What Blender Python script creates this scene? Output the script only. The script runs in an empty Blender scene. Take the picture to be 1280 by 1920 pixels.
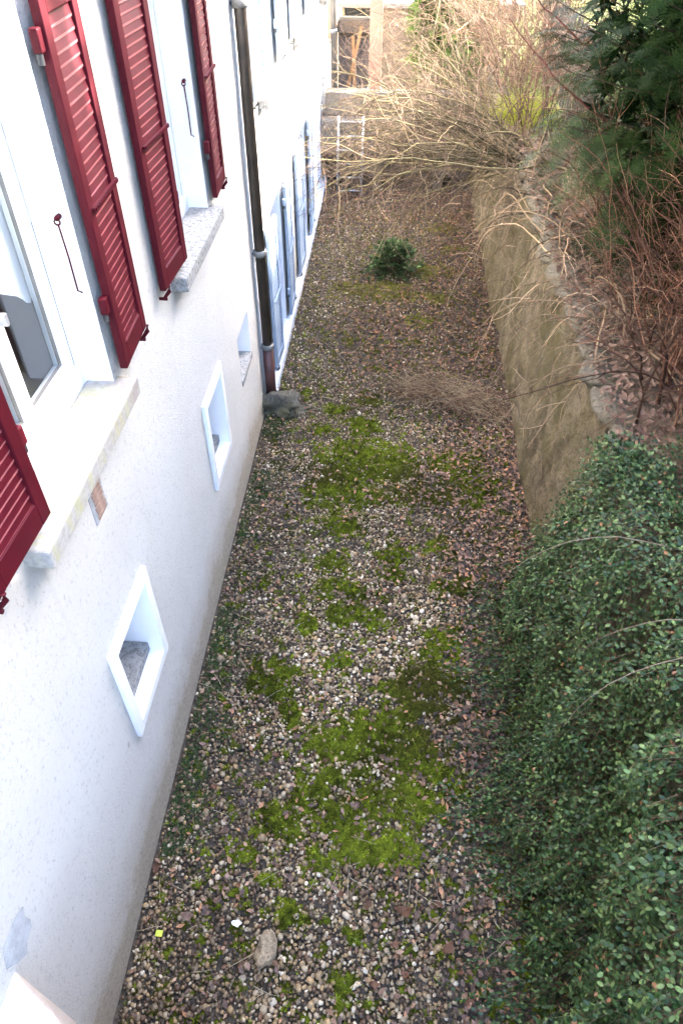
import bpy, math, random
import numpy as np
from mathutils import Matrix, Vector
R_ = math.radians
random.seed(4)
scene = bpy.context.scene
COL = scene.collection
# ------------------------------------------------------------------ camera
H = 4.6
cam_d = bpy.data.cameras.new('camera')
cam = bpy.data.objects.new('camera', cam_d); COL.objects.link(cam)
cam_d.sensor_fit = 'VERTICAL'; cam_d.sensor_height = 36.0
cam_d.lens = 36.0 * 1318.0 / 1920.0
cam_d.clip_start = 0.02; cam_d.clip_end = 400
cam.location = (0, 0, H)
cam.rotation_euler = (R_(90 - 43.82), 0, R_(3.914))
scene.camera = cam
# ------------------------------------------------------------------ world, sun, exposure
SUN = Vector((0.74, 0.45, 0.50)).normalized()
elev = math.asin(SUN.z); azim = math.atan2(SUN.x, SUN.y)
w = bpy.data.worlds.new('World'); scene.world = w; w.use_nodes = True
nt = w.node_tree; nt.nodes.clear()
sky = nt.nodes.new('ShaderNodeTexSky'); sky.sky_type = 'NISHITA'; sky.sun_disc = False
sky.sun_elevation = elev; sky.sun_rotation = azim; sky.air_density = 0.75; sky.dust_density = 3.5; sky.ozone_density = 1.0
bg = nt.nodes.new('ShaderNodeBackground'); bg.inputs[1].default_value = 0.15
wo = nt.nodes.new('ShaderNodeOutputWorld')
nt.links.new(sky.outputs[0], bg.inputs[0]); nt.links.new(bg.outputs[0], wo.inputs[0])
sl = bpy.data.lights.new('sun', 'SUN'); sl.energy = 2.0; sl.angle = R_(0.6); sl.color = (1.0, 0.93, 0.82)
so = bpy.data.objects.new('sun', sl); COL.objects.link(so)
so.rotation_euler = (-SUN).to_track_quat('-Z', 'Y').to_euler(); so.location = (8, 8, 12)
scene.view_settings.view_transform = 'Standard'; scene.view_settings.look = 'None'
scene.view_settings.exposure = 4.68; scene.view_settings.gamma = 1.0
scene.render.engine = 'CYCLES'
scene.cycles.max_bounces = 6; scene.cycles.diffuse_bounces = 4; scene.cycles.transparent_max_bounces = 8

# ------------------------------------------------------------------ materials
MAT = {}
def nodes(name):
    m = bpy.data.materials.new(name); m.use_nodes = True
    t = m.node_tree; b = t.nodes['Principled BSDF']; MAT[name] = m
    return m, t, b
def nz(t, scale, detail=4, rough=.6, coord='Object', dist=0.0, vec=None):
    n = t.nodes.new('ShaderNodeTexNoise'); n.inputs['Scale'].default_value = scale
    n.inputs['Detail'].default_value = detail; n.inputs['Roughness'].default_value = rough; n.inputs['Distortion'].default_value = dist
    if vec is None:
        c = t.nodes.new('ShaderNodeTexCoord'); vec = c.outputs[coord]
    t.links.new(vec, n.inputs['Vector']); return n.outputs[0]
def ramp(t, fac, stops):
    r = t.nodes.new('ShaderNodeValToRGB'); e = r.color_ramp.elements
    while len(e) < len(stops): e.new(0.5)
    for k, (p, c) in enumerate(stops):
        e[k].position = p; e[k].color = (c, c, c, 1) if isinstance(c, (int, float)) else (*c, 1)
    t.links.new(fac, r.inputs[0]); return r.outputs[0]
def mix(t, fac, a, b, mode='MIX'):
    n = t.nodes.new('ShaderNodeMix'); n.data_type = 'RGBA'; n.blend_type = mode
    for sock, v in ((n.inputs[0], fac), (n.inputs[6], a), (n.inputs[7], b)):
        if hasattr(v, 'links'): t.links.new(v, sock)
        elif isinstance(v, (int, float)): sock.default_value = v
        else: sock.default_value = (*v, 1)
    return n.outputs[2]
def bump(t, b, h, strength, dist=.01):
    n = t.nodes.new('ShaderNodeBump'); n.inputs['Strength'].default_value = strength; n.inputs['Distance'].default_value = dist
    t.links.new(h, n.inputs['Height']); t.links.new(n.outputs[0], b.inputs['Normal'])
def simple(name, col, rough=.6, var=.25, scale=6, bscale=60, bs=.25, spec=.5, metal=0):
    m, t, b = nodes(name)
    f = nz(t, scale, 5)
    c = mix(t, ramp(t, f, [(.3, 0.0), (.7, 1.0)]), tuple(x * (1 - var) for x in col), tuple(min(1, x * (1 + var)) for x in col))
    t.links.new(c, b.inputs['Base Color']); b.inputs['Roughness'].default_value = rough
    b.inputs['Specular IOR Level'].default_value = spec; b.inputs['Metallic'].default_value = metal
    if bs: bump(t, b, nz(t, bscale, 4), bs, .004)
    return m
def attr(name, rough=.6, spec=.4, var=.3, scale=90, trans=0.0, bs=0):
    m, t, b = nodes(name)
    a = t.nodes.new('ShaderNodeAttribute'); a.attribute_name = 'col'
    f = nz(t, scale, 3)
    k = ramp(t, f, [(.3, 1 - var), (.7, 1.0)])
    c = mix(t, 1.0, a.outputs[0], k, 'MULTIPLY')
    t.links.new(c, b.inputs['Base Color']); b.inputs['Roughness'].default_value = rough; b.inputs['Specular IOR Level'].default_value = spec
    if bs: bump(t, b, f, bs, .003)
    if trans:
        tr = t.nodes.new('ShaderNodeBsdfTranslucent'); t.links.new(c, tr.inputs[0])
        mx = t.nodes.new('ShaderNodeMixShader'); mx.inputs[0].default_value = trans
        t.links.new(b.outputs[0], mx.inputs[1]); t.links.new(tr.outputs[0], mx.inputs[2])
        t.links.new(mx.outputs[0], t.nodes['Material Output'].inputs[0])
    return m
def roughcast(name, col, col2, dirt=True, grain=70, strength=.9):
    m, t, b = nodes(name)
    tc = t.nodes.new('ShaderNodeTexCoord'); v = tc.outputs['Object']
    n1 = nz(t, grain, 6, .75, vec=v); n2 = nz(t, 1.3, 4, vec=v)
    vo = t.nodes.new('ShaderNodeTexVoronoi'); vo.inputs['Scale'].default_value = grain * 1.3; t.links.new(v, vo.inputs['Vector'])
    base = mix(t, ramp(t, n2, [(.35, 0.), (.65, 1.)]), col, col2)
    pits = ramp(t, n1, [(.30, .66), (.45, 1.0)])
    c = mix(t, 1.0, base, pits, 'MULTIPLY')
    if dirt:
        s = t.nodes.new('ShaderNodeSeparateXYZ'); t.links.new(v, s.inputs[0])
        ad = t.nodes.new('ShaderNodeMath'); ad.operation = 'MULTIPLY_ADD'; t.links.new(nz(t, 2.6, 6, .7, vec=v), ad.inputs[0]); ad.inputs[1].default_value = -.75
        t.links.new(s.outputs[2], ad.inputs[2])
        f = ramp(t, ad.outputs[0], [(0.0, .8), (.06, 0.)])
        # noise centred on .5 -> band up to a few tens of centimetres
        ad2 = t.nodes.new('ShaderNodeMath'); ad2.operation = 'ADD'; t.links.new(ad.outputs[0], ad2.inputs[0]); ad2.inputs[1].default_value = .15
        f = ramp(t, ad2.outputs[0], [(0.0, .7), (.10, .35), (.40, 0.)])
        c = mix(t, f, c, mix(t, ramp(t, n1, [(.4, 0.), (.6, 1.)]), (.36, .27, .155), (.58, .49, .33)))
        # rain streaks and soot specks
        mp = t.nodes.new('ShaderNodeMapping'); mp.inputs['Scale'].default_value = (1, 9, .5); t.links.new(v, mp.inputs[0])
        st = nz(t, 1.0, 5, .7, vec=mp.outputs[0])
        c = mix(t, ramp(t, st, [(.60, 0.), (.80, .22)]), c, (.50, .46, .38))
        c = mix(t, ramp(t, nz(t, 9, 2, vec=v), [(.74, 0.), (.80, .5)]), c, (.42, .36, .27))
    t.links.new(c, b.inputs['Base Color']); b.inputs['Roughness'].default_value = .92; b.inputs['Specular IOR Level'].default_value = .2
    n3 = nz(t, grain * 1.9, 8, .8, vec=v)
    ma = t.nodes.new('ShaderNodeMath'); ma.operation = 'MULTIPLY_ADD'; t.links.new(n1, ma.inputs[0]); ma.inputs[1].default_value = .7; t.links.new(n3, ma.inputs[2])
    bump(t, b, ma.outputs[0], strength, .05)
    return m
roughcast('plaster_cream', (.85, .825, .775), (.89, .87, .83), grain=48, strength=1.0)
roughcast('plaster_white', (.82, .80, .76), (.88, .86, .83), grain=80, strength=.6)
roughcast('plaster_warm', (.60, .48, .34), (.68, .57, .42), grain=50, strength=.4)
roughcast('plaster_pink', (.78, .64, .54), (.84, .72, .63), dirt=False, grain=45, strength=.8)
simple('white_paint', (.70, .71, .72), .45, .07, 4, 30, .08)
simple('white_reveal', (.74, .75, .77), .6, .05, 3, 30, .15)
simple('blue_shade_white', (.62, .67, .78), .6, .05, 3, 30, .15)  # white surfaces with the blue of the sky shade mixed into their colour
simple('red_paint', (.054, .0038, .0085), .55, .18, 5, 160, .06, spec=.12)
simple('red_gloss', (.30, .10, .11), .2, .1, 5, 160, .0, spec=.9)  # slat lip: highlight put into the colour, much paler than the red paint
simple('blue_paint', (.25, .32, .42), .55, .15, 5, 160, .08, spec=.25)
simple('blue_gloss', (.34, .42, .62), .2, .1, 5, 160, .0, spec=.8)  # blue slat lip, highlight likewise mixed into the paler colour
simple('salmon_paint', (.62, .27, .18), .5, .12)
MAT['salmon_gloss'] = MAT['salmon_paint']
simple('dark_iron', (.03, .03, .032), .5, .3)
simple('grey_metal', (.42, .43, .45), .4, .2, 8, 60, .1, metal=.7)
simple('copper_brown', (.050, .038, .028), .42, .4, 7, 40, .15)
simple('rust_red', (.085, .034, .030), .5, .3, 7, 40, .15)
simple('lead_grey', (.16, .155, .14), .6, .25, 9)
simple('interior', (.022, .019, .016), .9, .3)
simple('mortar', (.27, .275, .285), .9, .25, 14, 60, .7)
simple('brick', (.25, .165, .13), .85, .4, 25, 60, .6)
simple('wood_post', (.30, .165, .115), .6, .12, 4, 40, .2)
simple('old_wood', (.32, .19, .09), .7, .35, 6, 40, .3)
simple('roof_tile', (.24, .11, .07), .8, .3)
simple('rubber', (.05, .05, .05), .6, .2)
def concrete(name, col, var=.35, moss=0.0, streak=0.0):
    m, t, b = nodes(name)
    tc = t.nodes.new('ShaderNodeTexCoord'); v = tc.outputs['Object']
    a = nz(t, 2.2, 8, .7, vec=v); g = nz(t, 38, 6, .7, vec=v)
    c = mix(t, ramp(t, a, [(.3, 0.), (.7, 1.)]), tuple(x * (1 - var) for x in col), tuple(min(1, x * (1 + var * .5)) for x in col))
    c = mix(t, ramp(t, g, [(.38, .75), (.52, 0.)]), c, tuple(x * .35 for x in col))
    if streak:
        mp = t.nodes.new('ShaderNodeMapping'); mp.inputs['Scale'].default_value = (2.0, 3.2, .32); t.links.new(v, mp.inputs[0])
        c = mix(t, ramp(t, nz(t, 1.2, 6, .7, vec=mp.outputs[0], dist=.25), [(.54, 0.), (.63, streak)]), c, (.045, .038, .028))
    if moss:
        c = mix(t, ramp(t, nz(t, 1.7, 7, .75, vec=v), [(.42, 0.), (.62, moss)]), c, (.085, .075, .022))
    t.links.new(c, b.inputs['Base Color']); b.inputs['Roughness'].default_value = .95; b.inputs['Specular IOR Level'].default_value = .2
    bump(t, b, g, 1.0, .03)
concrete('concrete', (.19, .175, .155), moss=.3)
concrete('dark_concrete', (.20, .18, .17))
concrete('beige_concrete', (.28, .24, .19), .3)
concrete('masonry', (.25, .20, .13), .55, moss=.7, streak=.6)
concrete('coping', (.25, .215, .165), .5, moss=.5)
concrete('sill_stone', (.36, .355, .345), .15, moss=.12)
concrete('fieldstone', (.48, .37, .24), .3)
concrete('mossy_rock', (.16, .15, .13), .4, moss=.7)
# sill with algae streaks on its front and soot on its top
m, t, b = nodes('weathered_sill')
tc = t.nodes.new('ShaderNodeTexCoord'); v = tc.outputs['Object']
c = mix(t, ramp(t, nz(t, 45, 5, .7, vec=v), [(.40, .35), (.55, 0.)]), (.30, .29, .275), (.10, .09, .08))
mp = t.nodes.new('ShaderNodeMapping'); mp.inputs['Scale'].default_value = (3, 16, 2.0); t.links.new(v, mp.inputs[0])
c = mix(t, ramp(t, nz(t, 1.0, 5, .7, vec=mp.outputs[0]), [(.44, 0.), (.62, .75)]), c, (.30, .29, .15))
c = mix(t, ramp(t, nz(t, 3.5, 6, .7, vec=v), [(.50, 0.), (.68, .75)]), c, (.20, .16, .145))
t.links.new(c, b.inputs['Base Color']); b.inputs['Roughness'].default_value = .8
bump(t, b, nz(t, 60, 4, vec=v), .3, .004)
# glass: clear pane with mirror reflection by angle
m, t, b = nodes('glass'); t.nodes.remove(b)
g = t.nodes.new('ShaderNodeBsdfGlossy'); g.inputs['Roughness'].default_value = .02
tr = t.nodes.new('ShaderNodeBsdfTransparent'); tr.inputs[0].default_value = (.93, .95, .95, 1)
lw = t.nodes.new('ShaderNodeLayerWeight'); lw.inputs[0].default_value = .5
pw = t.nodes.new('ShaderNodeMath'); pw.operation = 'POWER'; t.links.new(lw.outputs['Facing'], pw.inputs[0]); pw.inputs[1].default_value = 4.0
fr = t.nodes.new('ShaderNodeMath'); fr.operation = 'MULTIPLY_ADD'; t.links.new(pw.outputs[0], fr.inputs[0]); fr.inputs[1].default_value = .8; fr.inputs[2].default_value = .04
mx = t.nodes.new('ShaderNodeMixShader'); t.links.new(fr.outputs[0], mx.inputs[0]); t.links.new(tr.outputs[0], mx.inputs[1]); t.links.new(g.outputs[0], mx.inputs[2])
t.links.new(mx.outputs[0], t.nodes['Material Output'].inputs[0])
# lace
m, t, b = nodes('lace'); b.inputs['Base Color'].default_value = (.86, .87, .88, 1); b.inputs['Roughness'].default_value = .9
tl = t.nodes.new('ShaderNodeBsdfTranslucent'); tl.inputs[0].default_value = (.8, .8, .8, 1)
mx = t.nodes.new('ShaderNodeMixShader'); mx.inputs[0].default_value = .2
t.links.new(b.outputs[0], mx.inputs[1]); t.links.new(tl.outputs[0], mx.inputs[2]); t.links.new(mx.outputs[0], t.nodes['Material Output'].inputs[0])
attr('pebbles', .55, .4, .3, 70); attr('leaf_litter', .7, .3, .35, 120, .15); attr('straw', .75, .3, .2, 60)
attr('moss_mat', .9, .1, .45, 110, .25); attr('bark', .8, .2, .35, 50); attr('needle', .6, .08, .15, 20, .12); attr('glossleaf', .42, .32, .2, 60, .12)
# soil
m, t, b = nodes('soil')
tc = t.nodes.new('ShaderNodeTexCoord'); v = tc.outputs['Object']
c = mix(t, ramp(t, nz(t, 7, 7, .7, vec=v), [(.35, 0.), (.65, 1.)]), (.026, .020, .015), (.085, .067, .048))
c = mix(t, ramp(t, nz(t, 60, 4, .7, vec=v), [(.55, 0.), (.66, .7)]), c, (.20, .175, .14))
t.links.new(c, b.inputs['Base Color']); b.inputs['Roughness'].default_value = .95
bump(t, b, nz(t, 55, 6, .75, vec=v), .9, .02)
# upper garden: litter, straw and lawn
m, t, b = nodes('garden_ground')
tc = t.nodes.new('ShaderNodeTexCoord'); v = tc.outputs['Object']
c = mix(t, ramp(t, nz(t, 9, 7, .75, vec=v), [(.35, 0.), (.65, 1.)]), (.07, .045, .028), (.26, .19, .12))
sx = t.nodes.new('ShaderNodeSeparateXYZ'); t.links.new(v, sx.inputs[0])
lm = t.nodes.new('ShaderNodeMath'); lm.operation = 'MULTIPLY_ADD'; t.links.new(nz(t, .8, 4, .6, vec=v), lm.inputs[0]); lm.inputs[1].default_value = 3.0; t.links.new(sx.outputs[1], lm.inputs[2])
lm2 = t.nodes.new('ShaderNodeMath'); lm2.operation = 'DIVIDE'; t.links.new(lm.outputs[0], lm2.inputs[0]); lm2.inputs[1].default_value = 25.0
c = mix(t, ramp(t, lm2.outputs[0], [(.46, 0.), (.52, 1.)]), c, mix(t, nz(t, 25, 4, vec=v), (.10, .15, .02), (.22, .26, .05)))
t.links.new(c, b.inputs['Base Color']); b.inputs['Roughness'].default_value = .95
bump(t, b, nz(t, 40, 6, .75, vec=v), 1., .03)

# ------------------------------------------------------------------ mesh helpers
def tag(o, label=None, cat=None, group=None, kind=None):
    if label: o['label'] = label
    if cat: o['category'] = cat
    if group: o['group'] = group
    if kind: o['kind'] = kind
    return o
def empty(name, loc=(0, 0, 0)):
    o = bpy.data.objects.new(name, None); COL.objects.link(o); o.location = loc; o.empty_display_size = .1
    bpy.context.view_layer.update() if False else None
    return o
def link(name, me, parent=None, loc=(0, 0, 0), rot=(0, 0, 0)):
    o = bpy.data.objects.new(name, me); COL.objects.link(o)
    o.location = loc; o.rotation_euler = rot
    if parent: o.parent = parent
    return o
class MB:
    def __init__(s): s.v = []; s.f = []
    def quad(s, a, b, c, d):
        n = len(s.v); s.v += [a, b, c, d]; s.f.append((n, n + 1, n + 2, n + 3)); return s
    def box(s, x0, x1, y0, y1, z0, z1):
        n = len(s.v)
        s.v += [(x0, y0, z0), (x1, y0, z0), (x1, y1, z0), (x0, y1, z0), (x0, y0, z1), (x1, y0, z1), (x1, y1, z1), (x0, y1, z1)]
        s.f += [tuple(n + i for i in q) for q in ((3, 2, 1, 0), (4, 5, 6, 7), (0, 1, 5, 4), (1, 2, 6, 5), (2, 3, 7, 6), (3, 0, 4, 7))]; return s
    def tube(s, pts, r, k=10, cap=True):
        pts = [Vector(p) for p in pts]; rs = r if isinstance(r, (list, tuple)) else [r] * len(pts); n0 = len(s.v)
        for i, p in enumerate(pts):
            d = (pts[min(i + 1, len(pts) - 1)] - pts[max(i - 1, 0)]).normalized()
            a = d.cross(Vector((0, 0, 1)) if abs(d.z) < .9 else Vector((0, 1, 0))).normalized(); c = d.cross(a)
            for j in range(k):
                t_ = 2 * math.pi * j / k; s.v.append(tuple(p + (a * math.cos(t_) + c * math.sin(t_)) * rs[i]))
        for i in range(len(pts) - 1):
            for j in range(k):
                s.f.append((n0 + i * k + j, n0 + i * k + (j + 1) % k, n0 + (i + 1) * k + (j + 1) % k, n0 + (i + 1) * k + j))
        if cap:
            s.f.append(tuple(n0 + j for j in range(k))[::-1]); s.f.append(tuple(n0 + (len(pts) - 1) * k + j for j in range(k)))
        return s
    def mesh(s, name, mat, smooth=False):
        me = bpy.data.meshes.new(name); me.from_pydata(s.v, [], s.f); me.materials.append(MAT[mat])
        if smooth: me.polygons.foreach_set('use_smooth', [True] * len(me.polygons))
        me.update(); return me
    def build(s, name, mat, parent=None, bevel=0, smooth=False, loc=(0, 0, 0), rot=(0, 0, 0)):
        o = link(name, s.mesh(name, mat, smooth), parent, loc, rot)
        if bevel:
            b = o.modifiers.new('bevel', 'BEVEL'); b.width = bevel; b.segments = 2; b.limit_method = 'ANGLE'
        return o
def trimesh(name, V, F, mat, col=None, parent=None, smooth=True):
    V = np.asarray(V, np.float32); F = np.asarray(F, np.int32)
    me = bpy.data.meshes.new(name); k = F.shape[1]
    me.vertices.add(len(V)); me.vertices.foreach_set('co', V.ravel())
    me.loops.add(F.size); me.loops.foreach_set('vertex_index', F.ravel())
    me.polygons.add(len(F)); me.polygons.foreach_set('loop_start', np.arange(0, F.size, k, dtype=np.int32))
    me.polygons.foreach_set('use_smooth', np.full(len(F), smooth))
    me.update(calc_edges=True)
    if col is not None:
        a = me.attributes.new('col', 'FLOAT_COLOR', 'POINT'); c = np.ones((len(V), 4), np.float32); c[:, :3] = col; a.data.foreach_set('color', c.ravel())
    me.materials.append(MAT[mat])
    return link(name, me, parent)
def rotm(e):                                   # euler xyz (N,3) -> (N,3,3)
    cx, cy, cz = np.cos(e).T; sx, sy, sz = np.sin(e).T
    M = np.empty((len(e), 3, 3))
    M[:, 0, 0] = cy * cz; M[:, 0, 1] = sx * sy * cz - cx * sz; M[:, 0, 2] = cx * sy * cz + sx * sz
    M[:, 1, 0] = cy * sz; M[:, 1, 1] = sx * sy * sz + cx * cz; M[:, 1, 2] = cx * sy * sz - sx * cz
    M[:, 2, 0] = -sy; M[:, 2, 1] = sx * cy; M[:, 2, 2] = cx * cy
    return M
def frame(D, up=None, roll=None):              # (N,3) directions -> matrices with x axis along D
    D = D / np.linalg.norm(D, axis=1, keepdims=True)
    up = np.tile([0, 0, 1.], (len(D), 1)) if up is None else up
    Y = np.cross(up, D); Y /= np.linalg.norm(Y, axis=1, keepdims=True) + 1e-9
    Z = np.cross(D, Y)
    if roll is not None:
        c, s = np.cos(roll)[:, None], np.sin(roll)[:, None]; Y, Z = Y * c + Z * s, Z * c - Y * s
    return np.stack([D, Y, Z], 2)
def stamp(pv, pf, pos, M, scl):                # copies of a small shape -> one V, F
    pv = np.asarray(pv, float); pf = np.asarray(pf); n = len(pv)
    scl = np.asarray(scl, float); scl = scl[:, None] if scl.ndim == 1 else scl
    V = np.einsum('nij,nkj->nki', M, pv[None] * scl[:, None, :]) + pos[:, None]
    F = pf[None] + (np.arange(len(pos)) * n)[:, None, None]
    return V.reshape(-1, 3), F.reshape(-1, pf.shape[1])
def rep(c, n): return np.repeat(c, n, axis=0)
def grow(rng, P, D, L, n, wander=.15, grav=0.0, lift=None):
    P = np.array(P, float); D = np.array(D, float); D /= np.linalg.norm(D, axis=1, keepdims=True)
    L = np.broadcast_to(np.asarray(L, float), (len(P),)); out = [P]
    g = np.array([0, 0, -1.])
    for i in range(n):
        D = D + wander * rng.normal(size=D.shape) + grav * g * (i + 1) / n
        D /= np.linalg.norm(D, axis=1, keepdims=True)
        P = P + D * (L / n)[:, None]; out.append(P)
    return np.stack(out, 1)
def kids(rng, lines, N, t0=.2, t1=1., spread=.8):
    n = lines.shape[1] - 1; i = rng.integers(0, len(lines), N); t = rng.uniform(t0, t1, N) * n
    k = np.minimum(t.astype(int), n - 1); a = lines[i, k]; b = lines[i, k + 1]
    p = a + (b - a) * (t - k)[:, None]; d = (b - a); d /= np.linalg.norm(d, axis=1, keepdims=True)
    q = rng.normal(size=(N, 3)); q /= np.linalg.norm(q, axis=1, keepdims=True)
    return p, d + spread * q, i
def tubes(lines, r0, r1, sides=3):
    M, n, _ = lines.shape; T = np.gradient(lines, axis=1); T /= np.linalg.norm(T, axis=2, keepdims=True) + 1e-9
    up = np.where(np.abs(T[..., 2:]) < .9, [[[0, 0, 1.]]], [[[0, 1., 0]]])
    A = np.cross(T, up); A /= np.linalg.norm(A, axis=2, keepdims=True) + 1e-9; B = np.cross(T, A)
    rad = (np.broadcast_to(np.asarray(r0, float), (M,))[:, None] * (1 - np.linspace(0, 1, n)) + np.broadcast_to(np.asarray(r1, float), (M,))[:, None] * np.linspace(0, 1, n))
    th = np.arange(sides) * 2 * np.pi / sides
    V = lines[:, :, None] + rad[:, :, None, None] * (A[:, :, None] * np.cos(th)[:, None] + B[:, :, None] * np.sin(th)[:, None])
    j = np.arange(sides); j2 = (j + 1) % sides; i = np.arange(n - 1)[:, None] * sides
    q = np.stack([i + j, i + j2, i + sides + j2, i + sides + j], -1).reshape(-1, 4)
    F = q[None] + (np.arange(M) * n * sides)[:, None, None]
    return V.reshape(-1, 3), F.reshape(-1, 4)
def joinVF(parts):
    V, F, C, o = [], [], [], 0
    for v, f, c in parts:
        V.append(v); F.append(f + o); C.append(np.broadcast_to(c, (len(v), 3))); o += len(v)
    return np.concatenate(V), np.concatenate(F), np.concatenate(C)
def field(x, y, seed, s):                      # cheap smooth 2-D noise in -1..1
    r = np.random.default_rng(seed); out = 0
    for k in range(7):
        a = r.uniform(0, 6.28); fx = math.cos(a) * s * (1 + .45 * k); fy = math.sin(a) * s * (1 + .45 * k)
        out = out + np.sin(x * fx + y * fy + r.uniform(0, 6.28) + 1.7 * np.sin(x * fy * .6 - y * fx * .6 + r.uniform(0, 6.28))) / (1 + .35 * k)
    return out / 2.6
# photograph pixel (1280 x 1920) -> point on the ground
PIT, YAW, FP = R_(43.82), R_(3.914), 1318.0
def ground_at(px, py, z=0.0):
    u = (px - 640) / FP; q = (py - 960) / FP
    d = np.array([u, math.cos(PIT) - q * math.sin(PIT), -math.sin(PIT) - q * math.cos(PIT)])
    c, s = math.cos(YAW), math.sin(YAW)
    d = np.array([c * d[0] - s * d[1], s * d[0] + c * d[1], d[2]])
    return d * ((z - H) / d[2]) + np.array([0, 0, H])

# ================================================================== SETTING
W = -1.284
WALLX = 1.42          # face of the retaining wall at its foot
TOP = 1.88
# moss cushions seen in the photograph: centre and half sizes in pixels
MOSS = [(690,870,95,42),(640,915,60,40),(740,880,40,25),(880,905,45,45),(840,870,40,20),(640,985,40,20),(620,1055,28,15),(735,1078,24,13),(640,1105,50,20),(655,1155,45,22),(575,1165,20,25),(700,1165,30,16),(740,1045,30,20),
 (830,1030,25,18),(830,1205,38,28),(815,1275,55,42),(745,1290,30,22),(510,1275,48,40),(545,1340,26,18),(630,1240,30,18),(690,1390,110,50),(780,1425,65,42),(610,1400,40,30),(600,1470,45,28),(520,1545,42,38),(640,1545,60,36),(710,1595,85,32),
 (770,1510,60,40),(840,1480,30,20),(610,1620,45,22),(545,1720,32,26),(450,1605,26,18),(395,1705,14,9),(645,1870,16,34),(660,1760,22,14),(690,1490,40,22),(740,1345,45,20),(570,1500,25,20),(500,1650,25,14),(720,548,62,16),(790,600,30,10),(800,510,55,12),
 (820,560,30,9),(605,806,16,9),(690,750,26,9),(680,800,30,16),(575,740,10,6),(650,845,30,16),(770,640,10,5),(630,770,20,8),(850,470,25,8),(645,535,20,7),(830,430,24,8),(700,660,12,4),(660,640,12,4),(495,1090,12,7),(700,690,20,5),(880,860,30,14),(790,930,60,20),(700,935,40,16),(850,1100,40,16),(780,1330,50,16)]
mc = np.array([ground_at(a, b)[:2] for a, b, _, _ in MOSS])
mr = np.array([[abs(ground_at(a + c, b)[0] - ground_at(a - c, b)[0]) / 2, abs(ground_at(a, b - d)[1] - ground_at(a, b + d)[1]) / 2] for a, b, c, d in MOSS])
def moss_mask(x, y):
    x = np.asarray(x, float); y = np.asarray(y, float); m = np.full_like(x, -.13)
    wx = x + .05 * field(x, y, 5, 17); wy = y + .06 * field(x, y, 6, 15)
    for (cx, cy), (rx, ry) in zip(mc, mr):
        m = np.maximum(m, 1.25 - np.sqrt(((wx - cx) / rx) ** 2 + ((wy - cy) / ry) ** 2))
    return np.minimum(m, .75) + .42 * field(x, y, 7, 24) + .34 * field(x, y, 8, 58) + .16 * field(x, y, 12, 120) - .10
def litter_mask(x, y):
    x = np.asarray(x, float); y = np.asarray(y, float)
    a = np.clip((x - .15) / .9, 0, 1) * np.clip((y - 3.6) / 2, 0, 1)
    b = np.clip(1 - np.abs(y - 8.2) / 1.9, 0, 1) * np.clip((x + .75) / .5, 0, 1) * 1.1
    c = np.clip((x - .42) / .35, 0, 1) * .8
    e = np.clip((y - 10) / 2, 0, 1) * .7
    return np.clip(np.maximum.reduce([a, b, c, e]) + .35 * field(x, y, 9, 5) - .08, 0, 1)
# --- ground sheet of the alley
gx = np.arange(-1.75, 2.0, .05); gy = np.concatenate([np.arange(-3, 14.2, .05)])
X, Y = np.meshgrid(gx, gy); Z = .008 * field(X, Y, 2, 6) + .004 * field(X, Y, 3, 30) - .012
V = np.stack([X, Y, Z], -1).reshape(-1, 3); nx = len(gx)
i = (np.arange(len(gy) - 1)[:, None] * nx + np.arange(nx - 1)).ravel()
g = trimesh('alley_ground', V, np.stack([i, i + 1, i + nx + 1, i + nx], 1), 'soil'); tag(g, kind='structure')
# --- terrain beyond: one sheet to the horizon, upper garden behind the retaining wall
def terrain(x0, x1, y0, y1, st, fn, name, mat):
    ax = np.arange(x0, x1 + 1e-6, st); ay = np.arange(y0, y1 + 1e-6, st); X, Y = np.meshgrid(ax, ay); Z = fn(X, Y)
    V = np.stack([X, Y, Z], -1).reshape(-1, 3); nx = len(ax); i = (np.arange(len(ay) - 1)[:, None] * nx + np.arange(nx - 1)).ravel()
    return tag(trimesh(name, V, np.stack([i, i + 1, i + nx + 1, i + nx], 1), mat), kind='structure')
def gz(x, y): return TOP - .06 + .10 * np.clip(x - 2, 0, 12) + .012 * np.clip(y - 10, 0, 60) ** 1.25 + .05 * field(x, y, 11, 1.1)
terrain(1.62, 14, -8, 19, .2, gz, 'garden_ground', 'garden_ground')
terrain(-60, 80, 18.6, 150, 2.0, lambda x, y: gz(np.clip(x, 0, 14), y) + .10 * (y - 18.6), 'hillside', 'garden_ground')
terrain(-120, 120, -60, 160, 10, lambda x, y: -.25 + 0 * x, 'ground', 'soil')

# ================================================================== HOUSES
def wall_mesh(x, y0, y1, z0, z1, openings, depth, back):
    """front face with rectangular openings, and the house's other sides as a closed box"""
    m = MB(); ys = sorted({y0, y1, *[o[0] for o in openings], *[o[1] for o in openings]}); zs = sorted({z0, z1, *[o[2] for o in openings], *[o[3] for o in openings]})
    for a, b in zip(ys, ys[1:]):
        for c, d in zip(zs, zs[1:]):
            ym, zm = (a + b) / 2, (c + d) / 2
            if any(o[0] < ym < o[1] and o[2] < zm < o[3] for o in openings): continue
            m.quad((x, a, c), (x, b, c), (x, b, d), (x, a, d))
    m.quad((back, y0, z0), (x, y0, z0), (x, y0, z1), (back, y0, z1)); m.quad((x, y1, z0), (back, y1, z0), (back, y1, z1), (x, y1, z1))
    m.quad((back, y1, z0), (back, y0, z0), (back, y0, z1), (back, y1, z1)); m.quad((back, y0, z1), (x, y0, z1), (x, y1, z1), (back, y1, z1))
    return m
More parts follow.
